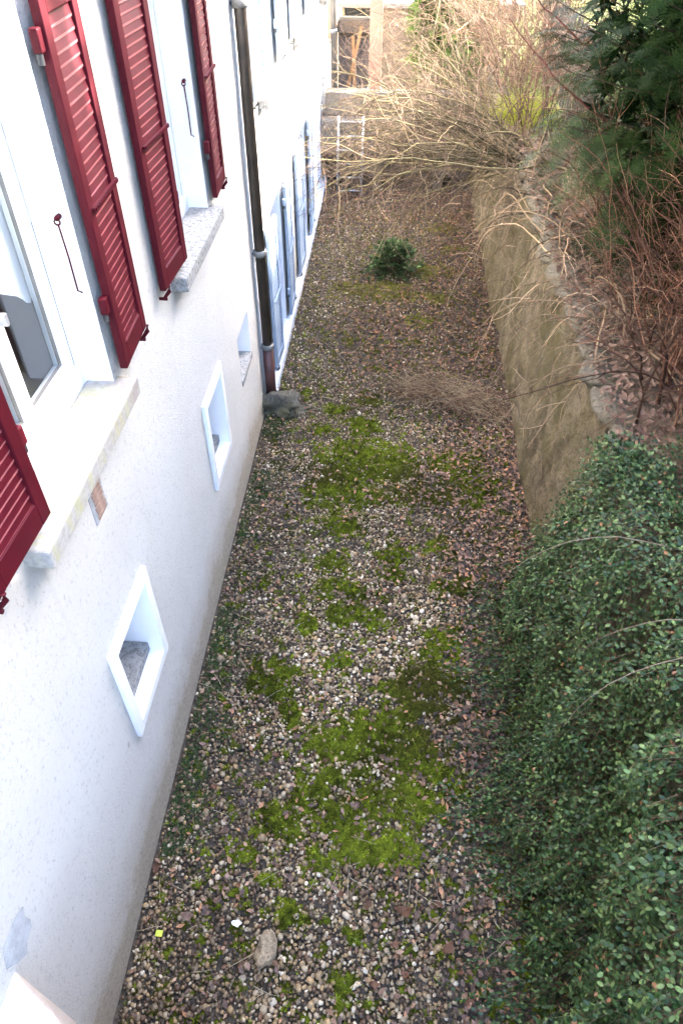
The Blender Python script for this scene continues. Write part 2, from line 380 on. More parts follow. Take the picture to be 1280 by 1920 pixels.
def reveal(m, x, o, depth):
    y0, y1, z0, z1 = o; b = x - depth; e = .001
    m.quad((x, y0, z0), (b, y0, z0), (b, y0, z1), (x, y0, z1)); m.quad((b, y1, z0), (x, y1, z0), (x, y1, z1), (b, y1, z1))
    m.quad((b, y0, z0), (x, y0, z0), (x, y1, z0), (b, y1, z0)); m.quad((x, y0, z1), (b, y0, z1), (b, y1, z1), (x, y1, z1))
    return m
def slat_mesh(w_, mat, name):
    m = MB(); a = R_(-79); d, t_ = .025, .004
    c, s = math.cos(a), math.sin(a)
    uv = [(-d, -t_), (d - .002, -t_), (d + .003, .001), (d - .006, t_), (-d, t_)]
    prof = [(u * c - q * s, u * s + q * c) for u, q in uv]
    for y in (-w_ / 2, w_ / 2): m.v += [(p, y, q) for p, q in prof]
    m.f = [(k, (k + 1) % 5, 5 + (k + 1) % 5, 5 + k) for k in range(5)] + [(4, 3, 2, 1, 0), (5, 6, 7, 8, 9)]
    me = m.mesh(name, mat); me.materials.append(MAT[mat.replace('paint', 'gloss')]); me.polygons[2].material_index = 1  # lip facet: red and blue carry their painted highlight here
    return me
def shutter(house, hinge, free, z0, z1, xh, xf, mat, hard, pitch=.040, bar=None, label=None, backing=None):
    """hinge/free: y of the two edges; xh/xf: x of the front face there"""
    wd = abs(free - hinge); y0 = min(hinge, free); xm = (xh + xf) / 2; T = .036
    ang = math.atan2((xf - xh) if free > hinge else (xh - xf), wd)
    st, rb, rt = .068, .105, .10
    m = MB(); h = wd / 2; ht = z1 - z0
    m.box(-T, 0, -h, -h + st, 0, ht); m.box(-T, 0, h - st, h, 0, ht)
    m.box(-T + .001, -.001, -h + st, h - st, 0, rb); m.box(-T + .001, -.001, -h + st, h - st, ht - rt, ht)
    o = m.build('shutter', mat, house, .004, loc=(xm, y0 + h, z0), rot=(0, 0, -ang))
    if label: o['label'] = label
    sm = SL.setdefault((mat, round(wd, 2)), None)
    if sm is None: sm = SL[(mat, round(wd, 2))] = slat_mesh(wd - 2 * st + .006, mat, 'slat')
    n = int((ht - rb - rt) / pitch)
    for k in range(n):
        link('slat', sm, o, (-T / 2, 0, rb + (k + .5) * (ht - rb - rt) / n), (0, random.uniform(-.05, .05), 0))
    sgn = 1 if hinge < free else -1
    hy = -h if hinge < free else h
    for zz in (.30, ht - .20):
        hm = MB().box(-.045, -.012, hy - sgn * .045, hy - sgn * .001, zz, zz + .075); hm.build('hinge', mat, o, .006)
        MB().tube([(-.03, hy - sgn * .03, zz - .035), (-.03, hy - sgn * .03, zz - .001)], .013, 8).build('hinge_pin', 'dark_iron', o)
    fy = h - .03 if hinge < free else -h + .03
    lk = MB().tube([(-.02, fy - .02, -.045), (.008, fy, -.012), (.012, fy, .02)], [.009, .012, .009], 8); lk.tube([(-.05, fy - .02, -.05), (-.005, fy - .02, -.05)], .010, 8)
    lk.build('shutter_catch', hard, o, smooth=True)
    if bar is not None:
        b = MB().box(0.001, .013, -h + .03, h - .012, bar - z0, bar - z0 + .012)
        for k in range(int((wd - .05) / .016)):
            yy = -h + .036 + k * .016; b.box(.0131, .021, yy, yy + .009, bar - z0 - .001, bar - z0 + .013)
        b.build('control_bar', mat, o)
    return o
SL = {}
def window(house, o, x, depth, mats='white_paint', open_=False, bars=1):
    """two casements in a frame; o = opening"""
    y0, y1, z0, z1 = o; b = x - depth; e = .002; fw = .032
    f = MB(); f.box(b - .07, b, y0 + e, y0 + fw, z0 + e, z1 - e); f.box(b - .07, b, y1 - fw, y1 - e, z0 + e, z1 - e)
    f.box(b - .071, b + .001, y0 + fw, y1 - fw, z1 - fw, z1 - e); f.box(b - .071, b + .03, y0 + .003, y1 - .003, z0 + .003, z0 + .10)
    win = f.build('window', mats, house, .004); ym = (y0 + y1) / 2
    for s_, (a, c) in enumerate(((y0 + fw + .003, ym - .004), (ym + .004, y1 - fw - .003))):
        zb, zt = z0 + .103, z1 - fw - .003; xx = b - .012; sw = .044; d = .05
        g = MB(); g.box(xx - d, xx, a, a + sw, zb, zt); g.box(xx - d, xx, c - sw, c, zb, zt)
        g.box(xx - d + .001, xx - .001, a + sw, c - sw, zb, zb + sw); g.box(xx - d + .001, xx - .001, a + sw, c - sw, zt - sw, zt)
        for k in range(bars):
            zz = zb + (zt - zb) * .64; g.box(xx - d + .008, xx - .006, a + sw, c - sw, zz - .012, zz + .012)
        sash = g.build('sash', mats, win, .005)
        MB().box(xx - .030, xx - .024, a + sw - .004, c - sw + .004, zb + sw - .004, zt - sw + .004).build('pane', 'glass', win)
        # dark rubber seal around the glass
        r = MB(); q = .008; A, C, B, D = a + sw, c - sw, zb + sw, zt - sw
        r.box(xx - .022, xx - .008, A, A + q, B, D); r.box(xx - .022, xx - .008, C - q, C, B, D); r.box(xx - .021, xx - .009, A + q, C - q, B, B + q)
        r.build('glazing_seal', 'lead_grey', win)
    MB().box(b - .011, b + .022, ym + .02, ym + .04, z0 + .55, z0 + .60).build('window_handle', 'grey_metal', win, .004)
    return win
def hook(house, x, y, z):
    m = MB().tube([(x, y + .012, z), (x, y - .02, z)], .011, 8)
    ring = [(x + .012 * math.cos(a), y - .022, z - .012 + .012 * math.sin(a)) for a in np.linspace(1.5, 7, 9)]
    m.tube(ring, .004, 6); m.tube([(x + .002, y - .022, z - .022), (x + .004, y - .014, z - .16), (x + .003, y - .012, z - .31), (x + .022, y - .012, z - .318)], .0042, 6)
    m.build('stay_hook', 'red_paint', house, smooth=True)

# ---- near house, red shutters
h1 = empty('house', (0, 0, 0)); tag(h1, 'cream roughcast house with dark red louvred shutters and white windows', 'house')
O1 = [(1.84, 2.79, 2.70, 4.32), (4.06, 4.99, 2.70, 4.32)]
C1 = [(1.975, 2.455, .995, 1.625), (4.145, 4.625, .915, 1.59), (5.40, 5.93, .97, 1.43)]
wm = wall_mesh(W, -4, 6.44, -.2, 6.6, O1 + C1, .2, -7.5); wm.build('wall', 'plaster_cream', h1)
for o in O1: reveal(MB(), W, o, .17).build('window_reveal', 'white_reveal', h1)
MB().box(-7.8, W + .45, -4.3, 6.5, 6.6, 6.85).build('roof', 'roof_tile', h1)
MB().box(-5, -4.9, -3.9, 6.4, 2.2, 6).build('room_back_wall', 'interior', h1); MB().box(-4.89, W - .3, -3.9, 6.4, 2.3, 2.4).build('room_floor', 'interior', h1)
BAR = 3.50
for (hg, fr_, xh, xf, lb) in ((1.82, 1.38, W + .072, W + .056, None), (2.81, 3.22, W + .074, W + .054, None), (4.04, 3.60, W + .082, W + .060, None), (5.01, 5.40, W + .072, W + .056, None)):
    shutter(h1, hg, fr_, 2.775, 4.26, xh, xf, 'red_paint', 'red_paint', bar=BAR, label=lb)
for o in O1:
    window(h1, o, W, .17)
    hook(h1, W - .045, o[1] - .016, 3.50)
    ex = .10
    s = MB().box(W - .135, W + .10, o[0] - .17, o[1] + .05, 2.625, 2.715)
    s.build('window_sill', 'weathered_sill' if o[0] < 3 else 'sill_stone', h1, .008)
for k, (o, fr_) in enumerate(zip(C1, (True, True, False))):
    y0, y1, z0, z1 = o
    c = reveal(MB(), W + (.024 if fr_ else -.001), o, .27 if fr_ else .16).build('cellar_window', 'white_reveal', h1)
    if fr_:
        f = MB(); q = .068; x0, x1 = W - .02, W + .026; zt = z1 + .068
        f.box(x0, x1, y0 - q, y0 - .001, z0 - q, zt); f.box(x0, x1, y1 + .001, y1 + q, z0 - q, zt); f.box(x0, x1 - .002, y0 - .001, y1 + .001, z0 - q, z0 - .001); f.box(x0, x1 - .002, y0 - .001, y1 + .001, z1 + .001, zt)
        f.build('surround', 'white_paint', c, .005)
        MB().box(W - .24, W - .06, y0 + .002, y1 - .002, z0 + .001, z0 + .075).build('inner_ledge', 'sill_stone', c, .01)
        MB().box(W - .25, W - .242, y0, y1, z0, z1).build('pane', 'interior', c)
        MB().box(W - .240, W - .222, y0 + .005, y0 + .035, z0 + .08, z1 - .01).box(W - .240, W - .222, y1 - .035, y1 - .005, z0 + .08, z1 - .01).box(W - .239, W - .223, y0 + .035, y1 - .035, z0 + .30, z0 + .33).build('iron_frame', 'dark_iron', c)
    else:
        MB().quad((W - .158, y0, z0), (W - .158, y1, z0), (W - .158, y1, z1), (W - .158, y0, z1)).build('back_panel', 'white_reveal', c)
        MB().box(W - .157, W + .012, y0 + .002, y1 - .002, z0 - .03, z0 + .035).build('sill', 'sill_stone', c, .01)
# bare vent patch of bricks, and the flaking patch near the parapet
vp = MB().box(W - .02, W + .006, 2.215, 2.375, 2.295, 2.515).build('vent_patch', 'mortar', h1, .01)
bm_ = MB().box(W - .01, W + .011, 0, .10, 0, .018).mesh('brick', 'brick')
for k in range(7): link('brick', bm_, vp, (0, 2.245 + .004 * math.sin(k * 2.3), 2.315 + k * .026))
pp = MB(); rg = np.random.default_rng(3); ring = [(W + .002, .72 + .10 * math.cos(a) * rg.uniform(.7, 1.15), 1.58 + .12 * math.sin(a) * rg.uniform(.7, 1.2)) for a in np.linspace(0, 6.28, 15)[:-1]]
pp.v = ring + [(W + .004, .72, 1.58)]; pp.f = [(k, (k + 1) % 14, 14) for k in range(14)]; pp.build('flaked_plaster', 'mortar', h1)
# lace curtain hanging inside the first window
cv = []; cf = []; nu, nv = 30, 24
for i in range(nu):
    for j in range(nv):
        u = i / (nu - 1); q = j / (nv - 1); y = 1.90 + 1.10 * u; bot = float(np.interp(y, [1.9, 2.3, 2.62, 2.73, 2.80, 3.0], [3.5, 3.42, 3.23, 3.13, 3.28, 3.5]))
        z = 4.25 + (bot - 4.25) * q; cv.append((W - .247 + .007 * math.sin(u * 46 + q * 2), y, z))
for i in range(nu - 1):
    for j in range(nv - 1): a = i * nv + j; cf.append((a, a + nv, a + nv + 1, a + 1))
m_ = MB(); m_.v = cv; m_.f = cf; tag(m_.build('lace_curtain', 'lace', smooth=True), 'white lace curtain with curved hem hanging inside the red shuttered window', 'curtain')

# ---- second house, blue shutters
h2 = empty('house', (0, 6.5, 0)); tag(h2, 'white plastered house with pale blue louvred shutters beyond the drainpipe', 'house')
h2.location = (0, 0, 0)
X2 = W + .012
U2 = [(7.38, 8.32, 2.86, 4.4), (10.1, 11.0, 2.86, 4.4)]
L2 = [(7.46, 8.22, .12, 1.74), (10.02, 10.84, .12, 1.74), (12.55, 13.2, .12, 1.74)]
wall_mesh(X2, 6.452, 13.75, -.2, 6.9, U2 + L2, .2, -7.5).build('wall', 'plaster_white', h2)
for o in U2 + L2: reveal(MB(), X2, o, .19).build('window_reveal', 'blue_shade_white', h2)
MB().box(-7.8, W + .45, 6.51, 13.9, 6.9, 7.15).build('roof', 'roof_tile', h2)
MB().box(-5, -4.9, 6.5, 13.7, .0, 6.8).build('room_back_wall', 'interior', h2)
for o in U2: window(h2, o, X2, .19); MB().box(X2 - .14, X2 + .10, o[0] - .12, o[1] + .08, 2.76, 2.855).build('window_sill', 'sill_stone', h2, .008)
for o in L2[:2]: window(h2, o, X2, .19)
MB().quad((X2 - .185, 12.55, .12), (X2 - .185, 13.2, .12), (X2 - .185, 13.2, 1.74), (X2 - .185, 12.55, 1.74)).build('blue_shade_panel', 'blue_shade_white', h2)  # bluish shade at the wall's far end, put in as a tinted recessed panel
MB().box(X2 - .14, X2 + .085, 6.62, 13.6, -.05, .115).build('plinth_sill', 'blue_shade_white', h2, .01)
for hg, fr_ in ((7.36, 6.84), (8.34, 8.84), (10.08, 9.56), (11.02, 11.5)):
    shutter(h2, hg, fr_, 2.93, 4.42, X2 + .075, X2 + .06, 'blue_paint', 'dark_iron', pitch=.05)
for hg, fr_ in ((7.44, 6.98), (8.25, 8.78), (10.0, 9.42), (10.87, 11.45)):
    shutter(h2, hg, fr_, .15, 1.74, X2 + .075, X2 + .06, 'blue_paint', 'dark_iron', pitch=.05, bar=.95)
hk = MB().tube([(X2 - .05, 8.195, 1.28), (X2 - .05, 8.19, .92), (X2 - .03, 8.19, .915)], .006, 6); hk.build('stay_hook', 'blue_paint', h2)
# ---- drainpipe between the houses
dp = empty('drainpipe', (W + .07, 6.44, .1)); tag(dp, 'dark brown drainpipe between the two houses with a rusty red foot section', 'drainpipe')
def loc(m): return m
px_, py_ = 0.0, 0.0
MB().tube([(0, 0, .62), (0, 0, 6.3)], .050, 16).build('pipe', 'copper_brown', dp, smooth=True)
MB().tube([(0, 0, -.02), (0, 0, .63)], .058, 16).build('foot_pipe', 'rust_red', dp, smooth=True)
for zz in (.66, 1.66, 3.6):
    c = MB().tube([(0, 0, zz - .03), (0, 0, zz - .015), (0, 0, zz + .015), (0, 0, zz + .03)], [.058, .068, .068, .058], 16).build('collar', 'lead_grey', dp, smooth=True)
    MB().tube([(-.08, -.03, zz), (-.04, -.02, zz)], .009, 6).build('bracket', 'dark_iron', c)
def rock(name, loc_, sx, sy, sz, mat, seed, sub=3, rough=.25):
    import bmesh
    bm = bmesh.new(); bmesh.ops.create_icosphere(bm, subdivisions=sub, radius=1); r = np.random.default_rng(seed); off = r.uniform(0, 50, 3)
    from mathutils import noise
    for v_ in bm.verts:
        n = noise.noise(v_.co * 1.4 + Vector(off)) * rough + noise.noise(v_.co * 3.5 + Vector(off)) * rough * .4
        c = v_.co * (1 + n); v_.co = (c.x * sx, c.y * sy, c.z * sz)
    me = bpy.data.meshes.new(name); bm.to_mesh(me); bm.free(); me.materials.append(MAT[mat]); me.polygons.foreach_set('use_smooth', [True] * len(me.polygons))
    return link(name, me, None, loc_)
tag(rock('boulder', (W + .17, 6.38, .05), .25, .16, .13, 'mossy_rock', 3, 4, rough=.9), 'dark mossy stone lump at the foot of the drainpipe', 'stone')
tag(rock('stone', (*ground_at(500, 1785)[:2], .03), .06, .095, .075, 'fieldstone', 27, rough=.55), 'tan wedge shaped stone lying alone on the gravel', 'stone')

# ---- third house and the terraces at the end
h3 = empty('house'); tag(h3, 'warm cream house with salmon shutters past the concrete terrace', 'house')
X3 = W + .02
O3 = [(15.3, 16.1, 2.1, 3.6)]
wall_mesh(X3, 14.35, 19.5, .2, 6.5, O3, .2, -7.5).build('wall', 'plaster_warm', h3)
reveal(MB(), X3, O3[0], .18).build('window_reveal', 'white_reveal', h3); window(h3, O3[0], X3, .18)
MB().box(-7.8, W + .4, 14.3, 19.8, 6.5, 6.75).build('roof', 'roof_tile', h3)
for hg, fr_ in ((15.28, 14.83), (16.12, 16.57)): shutter(h3, hg, fr_, 2.0, 3.6, X3 + .07, X3 + .055, 'salmon_paint', 'dark_iron', pitch=.05)
pl = MB().box(-7, W + .07, 13.76, 14.34, .9, 6.4).build('party_wall', 'plaster_white'); tag(pl, 'narrow grey white party wall strip between white house and cream house', 'wall')
d2 = empty('drainpipe', (W + .17, 14.26, 1.2)); tag(d2, 'thin dark downpipe at the corner of the cream house', 'drainpipe')
MB().tube([(0, 0, 0), (0, 0, 5)], .05, 12).build('pipe', 'lead_grey', d2, smooth=True)
MB().tube([(0, 0, 1.0), (0, 0, 1.05)], .062, 12).build('collar', 'grey_metal', d2, smooth=True)
lamp = empty('wall_lamp', (W + .012, 13.45, 2.78)); tag(lamp, 'small round grey lamp on the corner of the white house', 'lamp')
MB().box(0, .03, -.04, .04, -.05, .09).build('bracket', 'grey_metal', lamp); MB().tube([(.07, 0, .07), (.07, 0, .04), (.07, 0, -.05), (.07, 0, -.09)], [.03, .07, .075, .03], 14).build('lamp_shade', 'lead_grey', lamp, smooth=True)
tr_ = empty('terrace'); tag(tr_, 'weathered concrete terrace slab with a dark hollow underneath', 'terrace')
MB().box(-1.26, 1.6, 13.15, 14.4, .62, 1.14).build('slab', 'concrete', tr_, .02)
MB().box(-1.25, 1.6, 14.0, 14.1, -.2, .618).build('back_wall', 'dark_concrete', tr_)
for xx in (-.35, .75): MB().box(xx, xx + .16, 13.35, 13.6, -.2, .619).build('support', 'concrete', tr_, .01)
tw = MB().box(-1.2, 2.2, 13.42, 13.72, 1.142, 1.50).build('parapet', 'concrete', None, .015); tag(tw, 'low grey concrete parapet above the terrace slab', 'wall')
MB().box(-1.2, 5, 14.76, 17.2, .4, .80).build('path', 'concrete'); bpy.data.objects['path']['kind'] = 'structure'
po = empty('timber_post', (-.37, 13.58, 1.5)); tag(po, 'pale pink squared timber post standing on the parapet', 'post')
MB().box(-.10, .10, -.06, .06, .0, 3.4).build('shaft', 'wood_post', po, .006); MB().box(-.115, .115, -.075, .075, .001, .03).build('foot_plate', 'grey_metal', po)
nb = MB(); nb.box(-1.24, -.45, 17.1, 17.4, .4, 1.72); gw = nb.build('garden_wall', 'dark_concrete', None, .02); tag(gw, 'dark grey cement wall under a sloped ledge behind the post', 'wall')
MB().box(-1.24, -.45, 16.98, 17.5, 1.722, 1.95).build('ledge', 'concrete', gw, .03)
bw = MB().box(-.44, 2.4, 17.0, 17.35, .4, 2.16).build('garden_wall', 'beige_concrete', None, .01); tag(bw, 'tall beige rendered garden wall with pale coping slab', 'wall')
MB().box(-1.3, 2.45, 16.93, 17.55, 2.162, 2.25).build('coping', 'sill_stone', bw, .01)
for k, (x0, x1, ll, tilt) in enumerate(((-1.02, -.96, 1.1, .25), (-.88, -.84, .9, -.05))):
    p_ = MB().box(-.03, .03, -.012, .012, 0, ll).build('plank', 'old_wood', None, .003, loc=(x0, 16.85, .80), rot=(-.10, tilt, 0))
    tag(p_, ('brown plank leaning at a slant against the dark cement wall', 'short brown plank upright against the dark cement wall')[k], 'plank')
# ladder leaning on the slab
la = empty('ladder', (-.74, 12.85, 0)); tag(la, 'grey metal ladder leaning against the concrete terrace slab', 'ladder')
def lad(t): return (.24 * t, 1.28 * t)
for s_ in (-.21, .21): MB().tube([(s_, 0, 0), (s_, .27, 1.22)], .02, 8).build('rail', 'grey_metal', la, smooth=True)
for k in range(6):
    t_ = .08 + k * .17; MB().tube([(-.21, .27 * t_, 1.22 * t_), (.21, .27 * t_, 1.22 * t_)], .013, 8).build('rung', 'grey_metal', la, smooth=True)
# near parapet corner below the viewpoint
a_ = ground_at(0, 1790, 1.5); b_ = ground_at(120, 1920, 1.5)
pb = MB().box(-.6, 1.4, -.9, 0, -1.5, 0).build('parapet', 'plaster_pink', None, .02, loc=(a_[0], a_[1], 1.5), rot=(0, 0, math.atan2(b_[1] - a_[1], b_[0] - a_[0]))); tag(pb, 'pale pink rough plaster parapet corner against the cream house', 'wall')

# ================================================================== RETAINING WALL
rw = empty('retaining_wall', (WALLX, 6, 0)); rw.location = (0, 0, 0); tag(rw, 'old stained masonry retaining wall with rough coping stones along the gravel', 'wall')
yy = np.arange(-4, 13.9, .06); zz = np.linspace(-.1, TOP - .06, 34); Yg, Zg = np.meshgrid(yy, zz)
Xg = WALLX + .02 * Zg + .035 * field(Yg, Zg * .8, 21, 2.2) + .022 * field(Yg * 1.0, Zg, 22, 7) + .016 * field(Yg, Zg, 23, 19) + .008 * field(Yg, Zg, 25, 44)
crk = np.abs(field(Yg + .25 * Zg, Zg * .12, 24, 2.6)); Xg += .05 * np.exp(-(crk / .035) ** 2)
V = np.stack([Xg, Yg, Zg], -1).reshape(-1, 3); n_ = len(yy); i = (np.arange(len(zz) - 1)[:, None] * n_ + np.arange(n_ - 1)).ravel()
trimesh('wall_face', V, np.stack([i, i + n_, i + n_ + 1, i + 1], 1), 'masonry', None, rw)
MB().box(WALLX + .14, WALLX + .36, -4, 13.9, -.1, TOP - .07).build('wall_core', 'masonry', rw)
rg = np.random.default_rng(12); y = 3.0; k = 0
while y < 13.6:
    L = rg.uniform(.28, .62); o = rock('stone', (WALLX + .13 + rg.uniform(-.025, .025), y + L / 2, TOP - .05 + rg.uniform(-.015, .02)), .125 + rg.uniform(-.02, .03), L * .56, .06, 'coping', 40 + k, 3, .42)
    o.parent = rw; y += L * .95; k += 1

# ================================================================== GROUND COVER
rng = np.random.default_rng(7)
ico_v = []; ph = (1 + 5 ** .5) / 2
for a, b in ((-1, ph), (1, ph), (-1, -ph), (1, -ph)): ico_v.append((a, b, 0))
for a, b in ((-1, ph), (1, ph), (-1, -ph), (1, -ph)): ico_v.append((0, a, b))
for a, b in ((ph, -1), (ph, 1), (-ph, -1), (-ph, 1)): ico_v.append((a, 0, b))
ico_v = np.array(ico_v, float) / math.hypot(1, ph)
ico_f = np.array([(0,11,5),(0,5,1),(0,1,7),(0,7,10),(0,10,11),(1,5,9),(5,11,4),(11,10,2),(10,7,6),(7,1,8),(3,9,4),(3,4,2),(3,2,6),(3,6,8),(3,8,9),(4,9,5),(2,4,11),(6,2,10),(8,6,7),(9,8,1)])
def jgrid(x0, x1, y0, y1, st):
    X, Y = np.meshgrid(np.arange(x0, x1, st), np.arange(y0, y1, st)); X = X.ravel() + rng.uniform(-.5, .5, X.size) * st; Y = Y.ravel() + rng.uniform(-.5, .5, Y.size) * st
    return X, Y
PX_, PY_ = [], []
for y0, y1, st in ((.3, 6.5, .0205), (6.5, 13.3, .029)):
    a, b = jgrid(W + .03, 1.5, y0, y1, st); PX_.append(a); PY_.append(b)
x = np.concatenate(PX_); y = np.concatenate(PY_)
lit = litter_mask(x, y); mo = moss_mask(x, y)
bare = field(x, y, 31, 3.2)
keep = rng.uniform(size=len(x)) < np.clip(.98 - .70 * lit - .55 * (mo > .15) - .25 * (bare > .45), .06, 1)
keep &= ~((x > .95) & (y < 3.2))
x, y, lit, bare = x[keep], y[keep], lit[keep], bare[keep]; N = len(x)
size = np.where(y < 6.5, .0112, .0135) * np.exp(rng.normal(0, .30, N)) * (1 - .25 * np.clip((y - 3) / 4, 0, 1))
scl = np.stack([size * rng.uniform(.9, 1.35, N), size * rng.uniform(.75, 1.05, N), size * rng.uniform(.5, .75, N)], 1)
z = rng.uniform(-.004, .010, N) + size * .3 + np.where(rng.uniform(size=N) < .45, .030 * np.clip(moss_mask(x, y), 0, .8) ** 1.1, 0)
rot = np.stack([rng.normal(0, .35, N), rng.normal(0, .35, N), rng.uniform(0, 6.28, N)], 1)
pal = np.array([(.44, .38, .29), (.56, .51, .43), (.32, .245, .155), (.17, .128, .084), (.085, .062, .044), (.25, .205, .15), (.38, .28, .16), (.66, .63, .57), (.13, .078, .052)])
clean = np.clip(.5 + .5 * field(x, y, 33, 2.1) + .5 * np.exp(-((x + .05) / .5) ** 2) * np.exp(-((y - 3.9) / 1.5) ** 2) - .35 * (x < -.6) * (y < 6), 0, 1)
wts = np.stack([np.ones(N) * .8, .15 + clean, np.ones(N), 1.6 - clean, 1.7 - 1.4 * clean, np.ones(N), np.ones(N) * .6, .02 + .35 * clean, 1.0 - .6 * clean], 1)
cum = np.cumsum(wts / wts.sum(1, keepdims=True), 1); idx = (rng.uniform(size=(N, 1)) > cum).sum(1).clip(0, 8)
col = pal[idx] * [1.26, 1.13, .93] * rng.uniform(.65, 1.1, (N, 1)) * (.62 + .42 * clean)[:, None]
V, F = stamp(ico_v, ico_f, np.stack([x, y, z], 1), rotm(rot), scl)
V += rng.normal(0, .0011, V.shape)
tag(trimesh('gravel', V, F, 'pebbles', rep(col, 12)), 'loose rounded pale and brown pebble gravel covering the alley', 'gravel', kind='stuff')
# moss: low cushions with a pile of tiny fronds
st = .022; ax = np.arange(W + .05, 1.4, st); ay = np.arange(.5, 12.5, st); X, Y = np.meshgrid(ax, ay); M_ = moss_mask(X, Y)
Zm = np.where(M_ > 0, .002 + .045 * np.clip(M_, 0, .8) ** 1.1, -.012) + .009 * field(X, Y, 41, 45) * (M_ > 0)
V = np.stack([X, Y, Zm], -1).reshape(-1, 3); nx = len(ax); i = (np.arange(len(ay) - 1)[:, None] * nx + np.arange(nx - 1))
q = np.stack([i, i + 1, i + nx + 1, i + nx], -1); fm = (M_[:-1, :-1] > .02) | (M_[1:, 1:] > .02); F = q[fm]
used = np.unique(F); remap = np.zeros(len(V), int); remap[used] = np.arange(len(used))
def moss_col(x, y, r):
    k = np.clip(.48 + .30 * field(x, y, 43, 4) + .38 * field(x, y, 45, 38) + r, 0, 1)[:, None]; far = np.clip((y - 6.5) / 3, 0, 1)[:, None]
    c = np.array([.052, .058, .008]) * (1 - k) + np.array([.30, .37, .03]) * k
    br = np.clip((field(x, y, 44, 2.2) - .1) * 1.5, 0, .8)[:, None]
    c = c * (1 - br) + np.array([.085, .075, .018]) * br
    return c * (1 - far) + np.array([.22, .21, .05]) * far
vu = V[used]
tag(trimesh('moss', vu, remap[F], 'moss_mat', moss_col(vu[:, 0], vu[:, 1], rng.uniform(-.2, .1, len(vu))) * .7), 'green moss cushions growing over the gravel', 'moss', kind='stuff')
fx, fy = jgrid(W + .05, 1.35, .5, 12.3, .0125); fmask = moss_mask(fx, fy); kk = (fmask > -.03) & (rng.uniform(size=len(fx)) < np.clip(.30 + fmask, 0, .9) * np.where(fy > 6.5, .4, 1)); fx, fy, fmask = fx[kk], fy[kk], fmask[kk]; N = len(fx)
tv, tf = [], []
for k in range(4):
    a = k * 1.57 + .4; ca, sa = math.cos(a), math.sin(a); b = len(tv)
    tv += [(-.12 * sa, .12 * ca, 0), (.12 * sa, -.12 * ca, 0), (.75 * ca, .75 * sa, .8 + .15 * k)]; tf.append((b, b + 1, b + 2))
rot = np.stack([rng.normal(0, .3, N), rng.normal(0, .3, N), rng.uniform(0, 6.28, N)], 1)
fz = .004 + .045 * np.clip(fmask, 0, .8) ** 1.1 + .007 * field(fx, fy, 41, 45)
V, F = stamp(tv, tf, np.stack([fx, fy, fz], 1), rotm(rot), .0175 * np.exp(rng.normal(0, .35, N)))
cb = moss_col(fx, fy, rng.normal(0, .35, N)) * rng.uniform(.55, 1.5, (N, 1))
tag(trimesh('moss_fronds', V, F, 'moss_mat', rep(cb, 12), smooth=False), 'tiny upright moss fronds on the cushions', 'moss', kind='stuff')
# fallen leaves
def leaf_shape(n=5, curl=.25, wid=.33):
    v, f = [], []
    for k in range(n):
        t_ = k / (n - 1); w_ = wid * math.sin(math.pi * (t_ * .92 + .04)) ** .8; c = curl * (t_ - .5) ** 2 * 2
        v += [(t_ - .5, -w_, c + .28 * w_), (t_ - .5, 0, c), (t_ - .5, w_, c + .28 * w_)]
    for k in range(n - 1):
        for j in range(2):
            a = k * 3 + j; f += [(a, a + 3, a + 4), (a, a + 4, a + 1)]
    return np.array(v), np.array(f)
lv, lf = leaf_shape(3, .25, .30)
brn = np.array([(.105, .062, .042), (.15, .083, .050), (.075, .048, .038), (.20, .125, .080), (.125, .078, .062), (.23, .115, .06), (.06, .042, .035)])
x = rng.uniform(W + .04, 1.42, 150000); y = rng.uniform(.5, 13.1, 150000); lit = litter_mask(x, y)
p = np.clip(lit * .70 + .045 + .05 * (field(x, y, 51, 4) > .3), 0, 1) * np.where(y > 4, 1, .72)
k = rng.uniform(size=150000) < p * .42; k &= ~((x > 1.0) & (y < 3.0)); x, y = x[k], y[k]; N = len(x)
rot = np.stack([rng.normal(0, .45, N), rng.normal(0, .4, N), rng.uniform(0, 6.28, N)], 1)
V, F = stamp(lv * [1, 1, 1], lf, np.stack([x, y, rng.uniform(.018, .040, N) + .03 * np.clip(moss_mask(x, y), 0, .8)], 1), rotm(rot), np.stack([rng.uniform(.024, .050, N)] * 2 + [rng.uniform(.02, .05, N)], 1))
tag(trimesh('leaf_litter', V, F, 'leaf_litter', rep(brn[rng.integers(0, 7, N)] * rng.uniform(.7, 1.9, (N, 1)) * (1 + .5 * (y < 6.2))[:, None], len(lv))), 'small brown dead leaves scattered over the gravel', 'leaves', kind='stuff')
# the larger leaves one can pick out
LEAFPX = [(757,1715,34,1),(838,1785,26,1),(352,1722,22,0),(422,1563,20,0),(295,1630,18,1),(555,1385,16,0),(727,1430,18,0),(830,1635,16,0),(690,1700,16,1),(795,1610,14,0),(905,1700,18,0),(640,1680,15,1),(700,1850,18,1),(940,1840,20,0),(880,1640,16,1),(850,1225,14,0),(700,985,12,1),(610,1330,14,0),(610,1430,14,1),(780,1720,16,0),(745,1640,14,1),(820,1700,16,1),(870,1760,18,0),(760,1830,15,1),(690,1560,13,0),(545,1650,14,0),(665,1640,13,1),(900,1570,14,0),(875,1420,13,1),(465,1480,14,0),(520,1420,13,1),(590,1570,12,0),(860,1830,16,1),(960,1760,16,0),(810,1760,14,0),(740,1775,16,1),(515,1620,12,0),(405,1480,13,1),(330,1560,13,0),(880,1880,18,1)]
lv8, lf8 = leaf_shape(7, .55, .30); lv8[:, 1] *= 1 + .22 * np.sin(lv8[:, 0] * 13); lv8[:, 2] += .10 * np.sin(lv8[:, 0] * 7 + lv8[:, 1] * 9)
